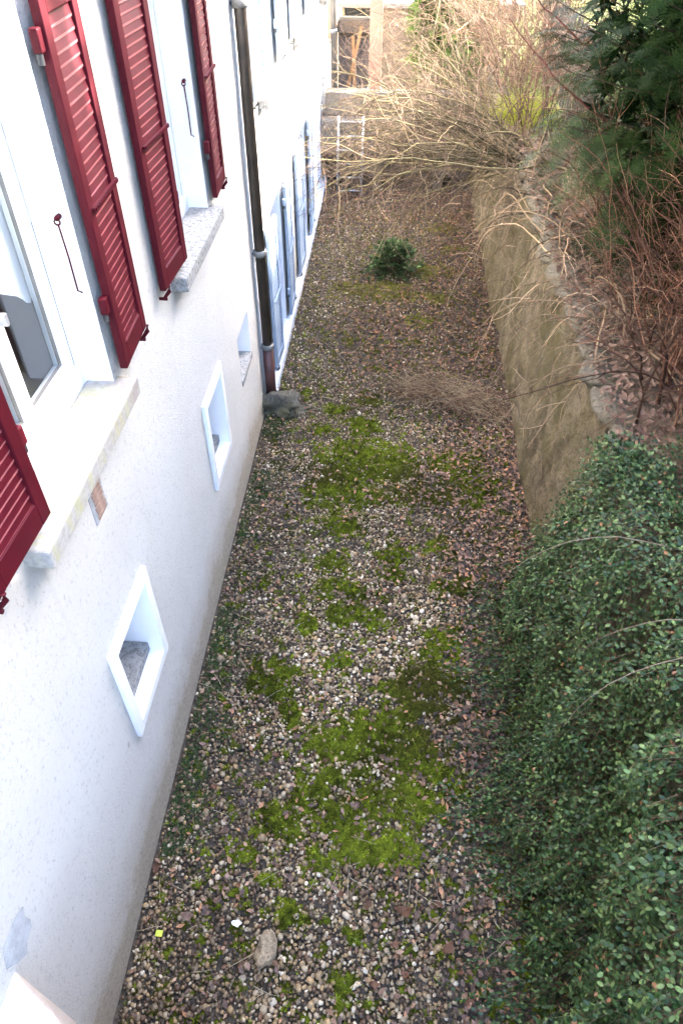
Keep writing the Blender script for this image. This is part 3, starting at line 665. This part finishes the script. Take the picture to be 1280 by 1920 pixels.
for k, (a, b, s_, kind) in enumerate(LEAFPX):
    p = ground_at(a, b); L = s_ * 1.0 * np.linalg.norm(p - np.array([0, 0, H])) / FP
    o = trimesh('fallen_leaf', lv8 * [L, L, L * 1.1], lf8, 'leaf_litter', np.array((.155, .075, .043) if kind else (.15, .095, .07)) * rng.uniform(.75, 1.2))
    o.location = (p[0], p[1], .034); o.rotation_euler = (rng.normal(0, .25), rng.normal(0, .25), rng.uniform(0, 6.28))
    tag(o, 'curled orange brown dead leaf lying on the gravel' if kind else 'pale dull brown dead leaf lying on the gravel', 'leaf', 'large orange fallen leaves' if kind else 'large pale fallen leaves')
p = ground_at(445, 1735); o = trimesh('petal', lv8 * [.06, .06, .05], lf8, 'straw', np.array((.85, .86, .85))); o.location = (p[0], p[1], .035); tag(o, 'white petal like scrap lying on the gravel near the wall', 'scrap')
p = ground_at(300, 1753); o = trimesh('scrap', np.array([(-.02, -.015, 0), (.02, -.018, .004), (.022, .015, .008), (-.018, .017, .003), (-.02, -.015, -.003), (.02, -.018, .001), (.022, .015, .005), (-.018, .017, 0)]), np.array([(0, 1, 2, 3), (7, 6, 5, 4), (0, 4, 5, 1), (1, 5, 6, 2), (2, 6, 7, 3), (3, 7, 4, 0)]), 'straw', np.array((.55, .60, .08)), smooth=False); o.location = (p[0], p[1], .03); tag(o, 'tiny lime yellow scrap lying on the gravel near the wall', 'scrap')
# twigs and straws on the ground
N = 1500; x = rng.uniform(W + .05, 1.3, N); y = rng.uniform(.6, 12.5, N); cl = field(x, y, 61, 3) > -.1; x, y = x[cl], y[cl]; N = len(x)
D = rng.normal(size=(N, 3)); D[:, 2] *= .06; ln = grow(rng, np.stack([x, y, rng.uniform(.02, .035, N)], 1), D, rng.uniform(.05, .26, N), 4, .12)
ln[..., 2] = np.clip(ln[..., 2], .015, .06)
V, F = tubes(ln, rng.uniform(.0016, .0032, N), .001); cc = np.array([(.40, .32, .21), (.16, .11, .07), (.42, .36, .25), (.10, .07, .05)])[rng.integers(0, 4, N)]
tag(trimesh('fallen_twigs', V, F, 'straw', rep(cc, 15)), 'thin dry twigs and straws strewn over the gravel', 'twigs', kind='stuff')
# small weeds along the house wall and grass blades
N = 4200; y = rng.uniform(1.6, 6.2, N); x = W + .04 + np.abs(rng.normal(0, .15, N)) * (1 + .3 * field(y * 1.0, y * 0, 63, 2)); k = field(x, y, 64, 4) > -.35; x, y = x[k], y[k]
x2 = rng.uniform(W + .1, 1.2, 700); y2 = rng.uniform(.6, 12, 700); k = field(x2, y2, 65, 3) > .35; x = np.concatenate([x, x2[k]]); y = np.concatenate([y, y2[k]]); N = len(x)
wv = [(0, 0, 0), (.5, -.3, .35), (1, 0, .45), (.5, .3, .35), (0, 0, 0), (-.45, -.3, .45), (-.9, 0, .4), (-.45, .3, .5), (0, 0, .1), (.3, .45, .6), (0, .95, .5), (-.3, .5, .6)]
wf = [(0, 1, 2), (0, 2, 3), (4, 6, 5), (4, 7, 6), (8, 9, 10), (8, 10, 11)]
V, F = stamp(wv, wf, np.stack([x, y, np.full(N, .022)], 1), rotm(np.stack([rng.normal(0, .2, N), rng.normal(0, .2, N), rng.uniform(0, 6.28, N)], 1)), rng.uniform(.007, .017, N))
tag(trimesh('weeds', V, F, 'moss_mat', rep(np.array([.055, .095, .035]) * rng.uniform(.6, 1.4, (N, 1)), 12), smooth=False), 'tiny green weeds growing along the foot of the cream house', 'weeds', kind='stuff')
# heap of dead grass by the wall
hc = ground_at(860, 755); N = 1500
a = rng.uniform(-.6, .6, N); P = np.stack([hc[0] - .12 + a * .85 + rng.normal(0, .09, N), hc[1] + .02 - .35 * a + rng.normal(0, .12, N), rng.uniform(.02, .24, N) * np.exp(-(a / .5) ** 2)], 1)
D = np.stack([rng.normal(.75, .35, N), rng.normal(-.35, .7, N), rng.normal(.12, .3, N)], 1) * rng.choice([-1, 1], (N, 1)); D[:, 2] = np.abs(D[:, 2])
ln = grow(rng, P, D, rng.uniform(.12, .42, N), 5, .16, .25); ln[..., 2] = np.maximum(ln[..., 2], .012)
V, F = tubes(ln, .0022, .001); cc = np.array([(.34, .26, .16), (.17, .085, .05), (.44, .35, .22), (.09, .045, .03)])[rng.integers(0, 4, N)]
hp = empty('dead_grass_heap', (hc[0], hc[1], 0)); o = trimesh('straw', V, F, 'straw', rep(cc, 18), hp); o.matrix_parent_inverse = Matrix.Translation((-hc[0], -hc[1], 0)); o['kind'] = 'stuff'
tag(hp, 'heap of dead brown grass and stalks raked against the retaining wall', 'grass heap')

# ================================================================== PLANTS
def spray(nside=9, L=1.0, rows=2):
    """flat yew spray, unit length along x: a twig with side twigs and two ranks of needles"""
    v, f = [], []
    def needle(p, d, n, l):
        d = d / np.linalg.norm(d); s = np.cross(d, n); b = len(v); w_ = .015
        v.extend([p + d * l * .1 - s * w_, p + d * l * .1 + s * w_, p + d * l - n * .02 * l]); f.append((b, b + 1, b + 2))
    def axis(p, d, ln, n, cnt, l):
        s = np.cross(n, d)
        for k in range(cnt):
            q = p + d * ln * (k + .5) / cnt; taper = 1 - .45 * k / cnt
            for sg in (-1, 1): needle(q, d * .55 + s * sg * .85 + n * .1, n, l * taper)
        needle(p + d * ln, d, n, l * .5)
    n = np.array([0, 0, 1.]); x_ = np.array([1., 0, 0])
    axis(np.zeros(3), x_, 1.0, n, 11, .14)
    for k in range(3):
        for sg in (-1, 1):
            d = np.array([.78, sg * .62, -.06]); d /= np.linalg.norm(d); t_ = .10 + .24 * k + (.09 if sg > 0 else 0)
            axis(np.array([t_, 0, 0]), d, .46 * (1 - .2 * k), n, 5, .13)
    v = np.array(v); v[:, 2] -= .18 * v[:, 0] ** 2
    return v, np.array(f)
# coarse sprays for trees out of close view
cs_v = np.array([(0, 0, 0), (.3, -.2, .02), (1, 0, -.2), (.3, .2, .02), (.2, 0, 0), (.6, -.5, -.1), (.5, -.1, -.02), (.6, .5, -.1), (.5, .1, -.02)]); cs_f = np.array([(0, 1, 2), (0, 2, 3), (4, 5, 6), (4, 8, 7)])
def yew(name, base, bough_n, c, rad, zmin, seed, spray_len, label, per=9, tone=(.009, .022, .005), tone2=(.034, .066, .011), trunkr=.16, stems=4, inner=True, side=None, simple_spray=None, cat='tree', group=None, zone=None):
    r = np.random.default_rng(seed); root = empty(name, base); tag(root, label, cat, group)
    B = np.array(base, float); c = np.array(c, float); rad = np.array(rad, float); off = Matrix.Translation(tuple(-B))
    top = c + [0, 0, rad[2] * .8]
    P = B + np.stack([r.normal(0, .18, stems), r.normal(0, .18, stems), np.zeros(stems)], 1); D = (top - P) / 3 + r.normal(0, .25, (stems, 3)) * [1, 1, 0]
    tl = grow(r, P, D, np.linalg.norm(top - B) * .95, 10, .06)
    V, F = tubes(tl, trunkr, trunkr * .2, 8); o = trimesh('trunk', V, F, 'bark', np.array([.075, .045, .03]), root); o.matrix_parent_inverse = off
    # boughs: tips spread over the crown volume
    u = r.normal(size=(bough_n * 3, 3)); u /= np.linalg.norm(u, axis=1, keepdims=True); tip = c + u * rad * r.uniform(.72, 1.06, (len(u), 1)) ** .6
    ok = (tip[:, 2] > zmin)
    if zone: ok &= zone(tip)
    tip = tip[ok][:bough_n]; n = len(tip)
    st_ = np.stack([tl[r.integers(0, stems, n), np.clip(((tip[:, 2] - B[2]) / (top[2] - B[2]) * 9 - 1).astype(int), 0, 9)]], 0)[0]
    t_ = np.linspace(0, 1, 7)[None, :, None]; sag = np.array([0, 0, -1.])
    bl = st_[:, None] * (1 - t_) + tip[:, None] * t_ + sag * (t_ ** 2 - t_) * -.25 + r.normal(0, .035, (n, 7, 3)) * np.minimum(t_, 1 - t_) * 2
    bl[:, :, 2] -= .22 * (t_[..., 0] ** 3)
    V, F = tubes(bl, .013, .003, 5); o = trimesh('boughs', V, F, 'bark', np.array([.085, .05, .032]), root); o.matrix_parent_inverse = off; o['kind'] = 'stuff'
    # sprays along the outer part of every bough
    N = n * per; p, d, i = kids(r, bl, N, .42, 1.0, .65); d[:, 2] -= .22; p = p + r.normal(0, .06, p.shape)
    outw = p - c; outw /= np.linalg.norm(outw, axis=1, keepdims=True); d = d + .5 * outw
    up = np.tile([0, 0, 1.], (N, 1)) + .55 * outw + r.normal(0, .18, (N, 3))
    pv, pf = simple_spray if simple_spray is not None else spray()
    M = frame(d, up); sc_ = spray_len * np.exp(r.normal(0, .22, N))
    tone = np.array(tone); tone2 = np.array(tone2); k = np.clip(r.normal(.45, .25, (n, 1))[i] + r.normal(0, .15, (N, 1)), 0, 1); cc = tone * (1 - k) + tone2 * k
    fine = np.zeros(N, bool) if simple_spray is not None else (p[:, 2] < 4.5) & ((p[:, 0] < c[0] + .2) | (p[:, 1] < c[1] - .6))
    for nm, sel, (qv, qf), mul in (('crown', fine, (pv, pf), 1.0), ('outer_foliage', ~fine, (cs_v, cs_f), 1.0 if simple_spray is not None else 1.5)):
        if not sel.any(): continue
        V, F = stamp(qv, qf, p[sel], M[sel], sc_[sel] * mul)
        o = trimesh(nm, V, F, 'needle', rep(cc[sel], len(qv)), root, smooth=False); o.matrix_parent_inverse = off; o['kind'] = 'stuff'
    if inner:
        q = r.normal(size=(n * 24, 3)); q /= np.linalg.norm(q, axis=1, keepdims=True); P = c + q * rad * r.uniform(.2, .86, (len(q), 1)); P = P[P[:, 2] > zmin + .25]
        V, F = stamp(cs_v, cs_f, P, rotm(r.uniform(-1.2, 1.2, (len(P), 3)) + [0, 0, 2]), r.uniform(.14, .24, len(P)))
        o = trimesh('inner_foliage', V, F, 'needle', rep(tone * r.uniform(.5, 1.0, (len(P), 1)), 9), root, smooth=False); o.matrix_parent_inverse = off; o['kind'] = 'stuff'  # depth shade of the crown put into the colour: darkest needles inside
    return root
pv, pf = spray()
yew('yew_tree', (3.4, 7.2, TOP - .05), 640, (3.30, 6.7, 4.2), (2.12, 2.7, 3.05), 1.98, 5, .235, 'large dark green yew tree hanging over the retaining wall', per=27)
yew('yew_tree', (4.4, 1.6, TOP), 330, (4.2, 1.8, 5.2), (1.9, 2.8, 3.3), 2.9, 6, .8, 'second yew tree added out of view to shade the near wall', per=22, simple_spray=(cs_v, cs_f), zone=lambda t: t[:, 0] > 2.6)  # unseen evergreen put in to keep the sun off the cream wall
yew('thuja', (.98, 15.3, .8), 300, (.98, 15.3, 2.3), (.60, .5, 1.6), .95, 8, .22, 'bright green thuja conifer standing before the beige garden wall', per=20, tone=(.05, .10, .02), tone2=(.12, .20, .045), trunkr=.06, stems=1, inner=False, simple_spray=(cs_v, cs_f))
# clipped evergreen hedge, added unseen behind the yew to shade the alley
def hedge(name, x0, x1, y0, y1, z0, z1, seed, label, n):
    r = np.random.default_rng(seed); root = empty(name, ((x0 + x1) / 2, (y0 + y1) / 2, z0)); tag(root, label, 'hedge'); off = Matrix.Translation((-(x0 + x1) / 2, -(y0 + y1) / 2, -z0))
    P = np.stack([r.uniform(x0, x1, n), r.uniform(y0, y1, n), z0 + (z1 - z0) * r.uniform(0, 1, n)], 1)
    V, F = stamp(cs_v, cs_f, P, rotm(r.uniform(-1.2, 1.2, (n, 3)) + [0, 0, 2]), r.uniform(.18, .34, n))
    o = trimesh('foliage', V, F, 'needle', rep(np.array([.03, .06, .025]) * r.uniform(.6, 1.5, (n, 1)), 9), root, smooth=False); o.matrix_parent_inverse = off; o['kind'] = 'stuff'
    m = MB()
    for yy in np.arange(y0 + .2, y1, .5): m.tube([((x0 + x1) / 2, yy, z0 - .1), ((x0 + x1) / 2, yy + .05, z1 - .4)], .03, 5)
    o = m.build('stems', 'old_wood', root); o.matrix_parent_inverse = off; o['kind'] = 'stuff'
hedge('hedge', 5.6, 6.9, 6, 16.5, TOP + .2, 6.0, 9, 'tall dense evergreen hedge added unseen behind the yew to shade the alley', 22000)

# bare shrubs: stems, side branches and fine twigs
def bare_shrub(name, base, seed, nst, dirs, L, label, tones, kid=(6, 9), r0=.012, grav=.35, wand=.10, spreadk=.6, spread_base=.25, klen=(.45, .22), cat='shrub', group=None, zmin=None):
    r = np.random.default_rng(seed); root = empty(name, base); tag(root, label, cat, group); off = Matrix.Translation(tuple(-np.array(base, float)))
    P = np.array(base) + np.stack([r.normal(0, spread_base, nst), r.normal(0, spread_base, nst), np.zeros(nst)], 1)
    D = dirs(r, nst); Ls = L * r.uniform(.55, 1.1, nst); a = grow(r, P, D, Ls, 12, wand, grav)
    t1, t2, t3 = [np.array(t_) for t_ in tones]
    def put(nm, ln, ra, rb, tone, sides):
        V, F = tubes(ln, ra, rb, sides); per = ln.shape[1] * sides
        o = trimesh(nm, V, F, 'bark', rep(tone * np.exp(r.normal(-.15, .5, (len(ln), 1))), per), root); o.matrix_parent_inverse = off; o['kind'] = 'stuff'
    put('stems', a, r0 * r.uniform(.6, 1.2, nst), r0 * .25, t1, 5)
    p, d, i = kids(r, a, nst * kid[0], .2, 1, spreadk); d[:, 2] += .15; b = grow(r, p, d, klen[0] * L * r.uniform(.4, 1.1, len(p)), 6, wand * 1.3, grav * .5)
    put('branches', b, r0 * .36, r0 * .15, t2, 3)
    p, d, i = kids(r, b, len(b) * kid[1] // 3, .15, 1, spreadk * 1.2); c = grow(r, p, d, klen[1] * L * r.uniform(.3, 1.1, len(p)), 4, wand * 1.6, grav * .3)
    put('twigs', c, r0 * .18, r0 * .08, t3, 3)
    return root
GOLD = ((.19, .155, .075), (.22, .165, .095), (.22, .145, .105)); RED = ((.15, .09, .06), (.22, .13, .09), (.28, .18, .125)); TAN = ((.28, .19, .11), (.34, .24, .15), (.40, .29, .20))
def dleft(r, n): return np.stack([r.normal(-1.0, .30, n), r.normal(.05, .55, n), r.normal(.30, .24, n)], 1)
def dup_(r, n): return np.stack([r.normal(-.05, .28, n), r.normal(0, .28, n), np.full(n, 1.)], 1)
def dwall(r, n): return np.stack([r.normal(-.75, .3, n), r.normal(-.1, .7, n), r.normal(.55, .25, n)], 1)
bare_shrub('bare_shrub', (1.62, 9.2, TOP - .12), 21, 74, dleft, 2.5, 'leafless shrub with yellow brown stems arching off the wall over the alley', GOLD, (8, 9), .013, .10, .10, 1.0, klen=(.40, .20))
bare_shrub('bare_shrub', (1.60, 11.4, TOP - .1), 22, 30, dleft, 2.6, 'leafless golden stemmed shrub on the wall in front of the terrace slab', GOLD, (8, 9), .011, .08, .10, 1.0, klen=(.40, .20))
bare_shrub('bare_shrub', (1.75, 9.9, TOP), 23, 30, dup_, 1.9, 'leafless shrub of upright reddish shoots behind the arching yellow stems', RED, (8, 9), .009, .05, .13, 1.0)
bare_shrub('bare_shrub', (1.70, 12.4, TOP), 31, 36, dup_, 2.2, 'leafless pinkish shrub of upright shoots at the end of the retaining wall', TAN, (8, 9), .010, .12, .14, 1.0)
bare_shrub('bare_shrub', (2.1, 13.2, TOP), 24, 40, dup_, 2.8, 'dense pinkish tan leafless shrub beside the picket fence', TAN, (8, 9), .011, .12, .14, 1.0)
bare_shrub('bare_shrub', (1.2, 15.6, .8), 25, 16, dup_, 1.6, 'leafless tan shrub growing in front of the beige garden wall', TAN, (6, 8), .011, .12, .10)
bare_shrub('bare_shrub', (3.0, 16.5, TOP + .2), 26, 44, dup_, 3.2, 'tall pale leafless shrub behind the picket fence', TAN, (7, 9), .013, .10, .10)
bare_shrub('bare_shrub', (4.6, 19.5, TOP + .6), 27, 60, dup_, 3.6, 'far leafless shrub on the lawn below the hedge', TAN, (7, 9), .015, .10, .10)
bare_shrub('bare_shrub', (1.75, 6.4, TOP), 28, 16, dwall, 1.3, 'thin leafless bramble trailing down the middle of the stained masonry wall', TAN, (6, 7), .009, .40, .16, .9)
bare_shrub('bare_shrub', (1.75, 7.7, TOP), 29, 16, dwall, 1.25, 'thin leafless bramble on the wall coping beside the arching shrub', TAN, (6, 8), .010, .30, .20, .9)
bare_shrub('bare_shrub', (1.75, 4.9, TOP), 30, 15, dwall, 1.2, 'thin leafless bramble over the coping next to the cotoneaster', TAN, (6, 7), .009, .40, .16, .9)
def dbrown(r, n): return np.stack([r.normal(-.2, .3, n), r.normal(-.1, .3, n), np.full(n, 1.)], 1)
for k, (bx_, by_) in enumerate(((2.3, 4.6), (2.75, 4.3), (2.35, 5.4), (2.9, 5.2), (2.4, 6.3), (3.3, 4.6), (2.15, 3.95), (2.6, 3.75))):
    bare_shrub('hedge_bush', (bx_, by_, TOP - .03), 60 + k, 42, dbrown, 1.5, ('rusty leafless stem clump just behind the cotoneaster top', 'rusty leafless stem clump second back from the cotoneaster, under the yew', 'rusty leafless stem clump beside the coping under the yew edge', 'rusty leafless stem clump deep in the shade near the yew trunk', 'rusty leafless stem clump closest to the yew trunk and coping', 'rusty leafless stem clump furthest from the retaining wall coping', 'rusty leafless stem clump rising right between coping and cotoneaster', 'rusty leafless stem clump growing through the back of the cotoneaster')[k], ((.13, .06, .035), (.17, .08, .045), (.24, .13, .07)), (4, 5), .010, .10, .09, cat='shrub', group='rusty stem clumps under the yew')
# two long bare boughs reaching out of the yew over the alley edge
for k, (s_, e_, lab) in enumerate((((2.4, 7.0, 3.05), (1.0, 8.2, 3.75), 'long dark red bare bough reaching out of the yew, upper one'), ((2.4, 6.6, 2.6), (.95, 7.6, 3.45), 'long dark red bare bough reaching out of the yew, lower one'))):
    r = np.random.default_rng(90 + k); t_ = np.linspace(0, 1, 14)[:, None]; a = np.array(s_) * (1 - t_) + np.array(e_) * t_ + np.array([0, 0, -.30]) * (t_ - t_ ** 2) * 2 + r.normal(0, .012, (14, 3))
    root = empty('bare_bough', s_); tag(root, lab, 'bough'); off = Matrix.Translation(tuple(-np.array(s_)))
    V, F = tubes(a[None], .017, .004, 6); o = trimesh('stem', V, F, 'bark', np.array([.13, .045, .035]), root); o.matrix_parent_inverse = off
    p, d, i = kids(r, a[None], 26, .2, 1, .7); b = grow(r, p, d, r.uniform(.15, .5, 26), 6, .12); V, F = tubes(b, .0035, .0012, 4); o = trimesh('twigs', V, F, 'bark', np.array([.24, .12, .08]), root); o.matrix_parent_inverse = off; o['kind'] = 'stuff'
# picket fence in the upper garden
fe = empty('picket_fence', (2.3, 11.4, TOP)); tag(fe, 'weathered grey picket fence in the upper garden behind leafless shrubs', 'fence')
pm = MB().box(-.012, .012, -.022, .022, 0, 1.05).mesh('picket', 'concrete')
for k in range(50): link('picket', pm, fe, (random.uniform(-.01, .01), -2.45 + k * .10, random.uniform(-.03, .03)), (random.uniform(-.03, .03), 0, 0))
for zz in (.25, .8): MB().box(.013, .05, -2.5, 2.5, zz, zz + .06).build('rail', 'old_wood', fe)

gc = (1.72, 10.6, TOP - .02); N = 900; P = np.stack([rng.normal(0, .16, N), rng.normal(0, .3, N), np.zeros(N)], 1); D = np.stack([rng.normal(-.2, .4, N), rng.normal(0, .4, N), np.ones(N)], 1)
V, F = tubes(grow(rng, P, D, rng.uniform(.15, .4, N), 4, .1, .5), .005, .001); o = trimesh('grass_clump', V, F, 'straw', rep(np.array([.38, .40, .04]) * rng.uniform(.7, 1.3, (N, 1)), 15)); o.location = gc; tag(o, 'bright yellow green grass clump on the wall behind the arching stems', 'grass', kind='stuff')
# fir sapling on the gravel
def sapling(base, h, rad, seed):
    r = np.random.default_rng(seed); root = empty('fir_sapling', base); tag(root, 'small bushy green fir sapling growing out of the gravel', 'sapling')
    MB().tube([(0, 0, 0), (.01, 0, h * .5), (0, .01, h * .95)], [.014, .009, .003], 6).build('trunk', 'old_wood', root)
    N = 190; t_ = r.uniform(.02, .95, N) ** 1.3; a = r.uniform(0, 6.28, N); P = np.stack([0 * t_, 0 * t_, t_ * h], 1)
    D = np.stack([np.cos(a), np.sin(a), .22 + .8 * t_], 1); L = rad * (1 - .72 * t_ ** 1.6) * r.uniform(.7, 1.1, N) + .04; b = grow(r, P, D, L, 5, .08, .05)
    V, F = tubes(b, .004, .0015, 4); trimesh('branches', V, F, 'bark', np.array([.12, .08, .05]), root)['kind'] = 'stuff'
    p, d, i = kids(r, b, 1500, .25, 1., .5); d[:, 2] += .2; V, F = stamp(cs_v, cs_f, p, frame(d, roll=r.uniform(-1.2, 1.2, len(p))), r.uniform(.05, .10, len(p)))
    trimesh('foliage', V, F, 'needle', rep(np.array([.085, .135, .05]) * np.exp(r.normal(-.2, .5, (len(p), 1))), len(cs_v)), root, smooth=False)['kind'] = 'stuff'
sapling((*ground_at(735, 512)[:2], 0), .32, .40, 77)

# cotoneaster draping over the near part of the retaining wall
r = np.random.default_rng(101); root = empty('cotoneaster', (1.5, 2.3, 0)); tag(root, 'dense glossy green cotoneaster shrub draping over the retaining wall', 'shrub'); off = Matrix.Translation((-1.5, -2.3, 0))
prof = np.array([(2.75, 2.10), (2.2, 2.22), (1.75, 2.20), (1.42, 2.02), (1.26, 1.66), (1.15, 1.22), (1.07, .78), (1.02, .38), (1.02, .10)])
sl_ = np.concatenate([[0], np.cumsum(np.linalg.norm(np.diff(prof, axis=0), axis=1))]); SL_ = sl_[-1]
def surf(s, y, dep):
    s = np.clip(s, 0, SL_); x = np.interp(s, sl_, prof[:, 0]); z = np.interp(s, sl_, prof[:, 1])
    ym_ = 3.30 + .95 * np.clip(s / SL_, 0, 1) ** 1.2 + .12 * field(s, y * 0, 73, 5); thin = np.clip((ym_ + .15 - y) / 1.2, 0, 1) ** .7
    x = np.where(s > sl_[2], WALLX - .02 + (x - WALLX + .02) * thin, x); z = np.where(s < sl_[4], TOP + (z - TOP) * (.25 + .75 * thin), z)
    b = .11 * field(y, s, 71, 2.6) + .10 * field(y, s, 72, 6.5)
    ds = .02; tx = np.interp(np.clip(s + ds, 0, SL_), sl_, prof[:, 0]) - np.interp(np.clip(s - ds, 0, SL_), sl_, prof[:, 0]); tz = np.interp(np.clip(s + ds, 0, SL_), sl_, prof[:, 1]) - np.interp(np.clip(s - ds, 0, SL_), sl_, prof[:, 1])
    n = np.stack([tz, 0 * tz, -tx], -1); n /= np.linalg.norm(n, axis=-1, keepdims=True) + 1e-9
    P = np.stack([x, y, z], -1) + n * (b * thin - dep)[..., None]; P[..., 2] = np.maximum(P[..., 2], .02); return P, n
NS = 3500; s0 = r.uniform(0, SL_ * .93, NS); y0 = .0 + r.uniform(0, 1, NS) * (3.20 + .95 * (s0 / SL_) ** 1.2 + r.normal(0, .06, NS)); Ls = r.uniform(.35, .95, NS); dep = np.abs(r.normal(0, .10, NS))
n_ = 8; t_ = np.linspace(0, 1, n_)[None]; S = s0[:, None] + Ls[:, None] * t_; Yl = y0[:, None] + r.normal(-.05, .22, NS)[:, None] * Ls[:, None] * t_ + .02 * np.sin(t_ * 9 + y0[:, None] * 40)
lift = dep[:, None] * (1 - 1.0 * t_ ** 1.5) - (r.uniform(0, .09, NS)[:, None] * t_ ** 2)
Pl, nl = surf(S, Yl, lift)
over = np.clip(S - SL_, 0, 2)[..., None]; Pl = Pl + over * np.array([-.7, 0, .05])
NT = NS // 2; V, F = tubes(Pl[:NT], r.uniform(.0014, .003, NT), .0009, 3); cc = np.array([(.12, .06, .035), (.15, .09, .05), (.24, .18, .12)])[r.integers(0, 3, NT)]
o = trimesh('stems', V, F, 'bark', rep(cc, n_ * 3), root); o.matrix_parent_inverse = off; o['kind'] = 'stuff'
NL = 24; q = (np.arange(NL) + .5) / NL; k = np.minimum((q * (n_ - 1)).astype(int), n_ - 2); fr_ = q * (n_ - 1) - k
LP = Pl[:, k] * (1 - fr_)[None, :, None] + Pl[:, k + 1] * fr_[None, :, None]; LD = Pl[:, k + 1] - Pl[:, k]; LN = nl[:, k]
LP = LP.reshape(-1, 3); LD = LD.reshape(-1, 3) ; LN = LN.reshape(-1, 3); N = len(LP); LD /= np.linalg.norm(LD, axis=1, keepdims=True) + 1e-9
sd = np.cross(LN, LD) * np.tile([1, -1], N // 2)[:, None]; d = LD * .55 + sd * .8 + LN * r.uniform(.1, .7, (N, 1)) + r.normal(0, .25, (N, 3))
cl_v = np.array([(0, 0, 0), (.32, -.27, .06), (.74, -.24, .04), (1, 0, -.05), (.74, .24, .04), (.32, .27, .06)]); cl_f = np.array([(0, 1, 5), (1, 2, 4), (1, 4, 5), (2, 3, 4)])
V, F = stamp(cl_v, cl_f, LP + r.normal(0, .004, LP.shape), frame(d, LN + r.normal(0, .35, (N, 3))), r.uniform(.019, .034, N))
tn = np.array([(.018, .046, .010), (.044, .090, .024), (.115, .175, .055), (.030, .064, .024)])[r.integers(0, 4, N)] * r.uniform(.7, 1.3, (N, 1)); rd = r.uniform(size=N) < .012; tn[rd] = (.30, .14, .07)
o = trimesh('foliage', V, F, 'glossleaf', rep(tn, 6), root, smooth=True); o.matrix_parent_inverse = off; o['kind'] = 'stuff'
# few long bare canes standing out of it
ca = grow(r, np.stack([r.uniform(1.5, 2.4, 14), r.uniform(.4, 3.2, 14), np.full(14, 2.1)], 1), np.stack([r.normal(-.9, .2, 14), r.normal(-.1, .4, 14), r.normal(.35, .15, 14)], 1), r.uniform(.6, 1.1, 14), 9, .06, .40)
V, F = tubes(ca, .0035, .001, 5); o = trimesh('canes', V, F, 'bark', np.array([.22, .16, .11]), root); o.matrix_parent_inverse = off; o['kind'] = 'stuff'
# leaf litter on the upper garden edge
N = 9000; x = rng.uniform(1.46, 3.4, N); y = 2.8 + 8.2 * rng.uniform(0, 1, N) ** 1.5; z = np.where(x < 1.8, TOP + .035, gz(x, y) + .03)
V, F = stamp(lv, lf, np.stack([x, y, z], 1), rotm(np.stack([rng.normal(0, .4, N), rng.normal(0, .4, N), rng.uniform(0, 6.28, N)], 1)), rng.uniform(.03, .07, N))
tag(trimesh('garden_litter', V, F, 'leaf_litter', rep(np.array([(.22, .13, .085), (.16, .09, .06), (.30, .19, .13)])[rng.integers(0, 3, N)], len(lv))), 'brown dead leaves covering the bank behind the wall coping', 'leaves', kind='stuff')
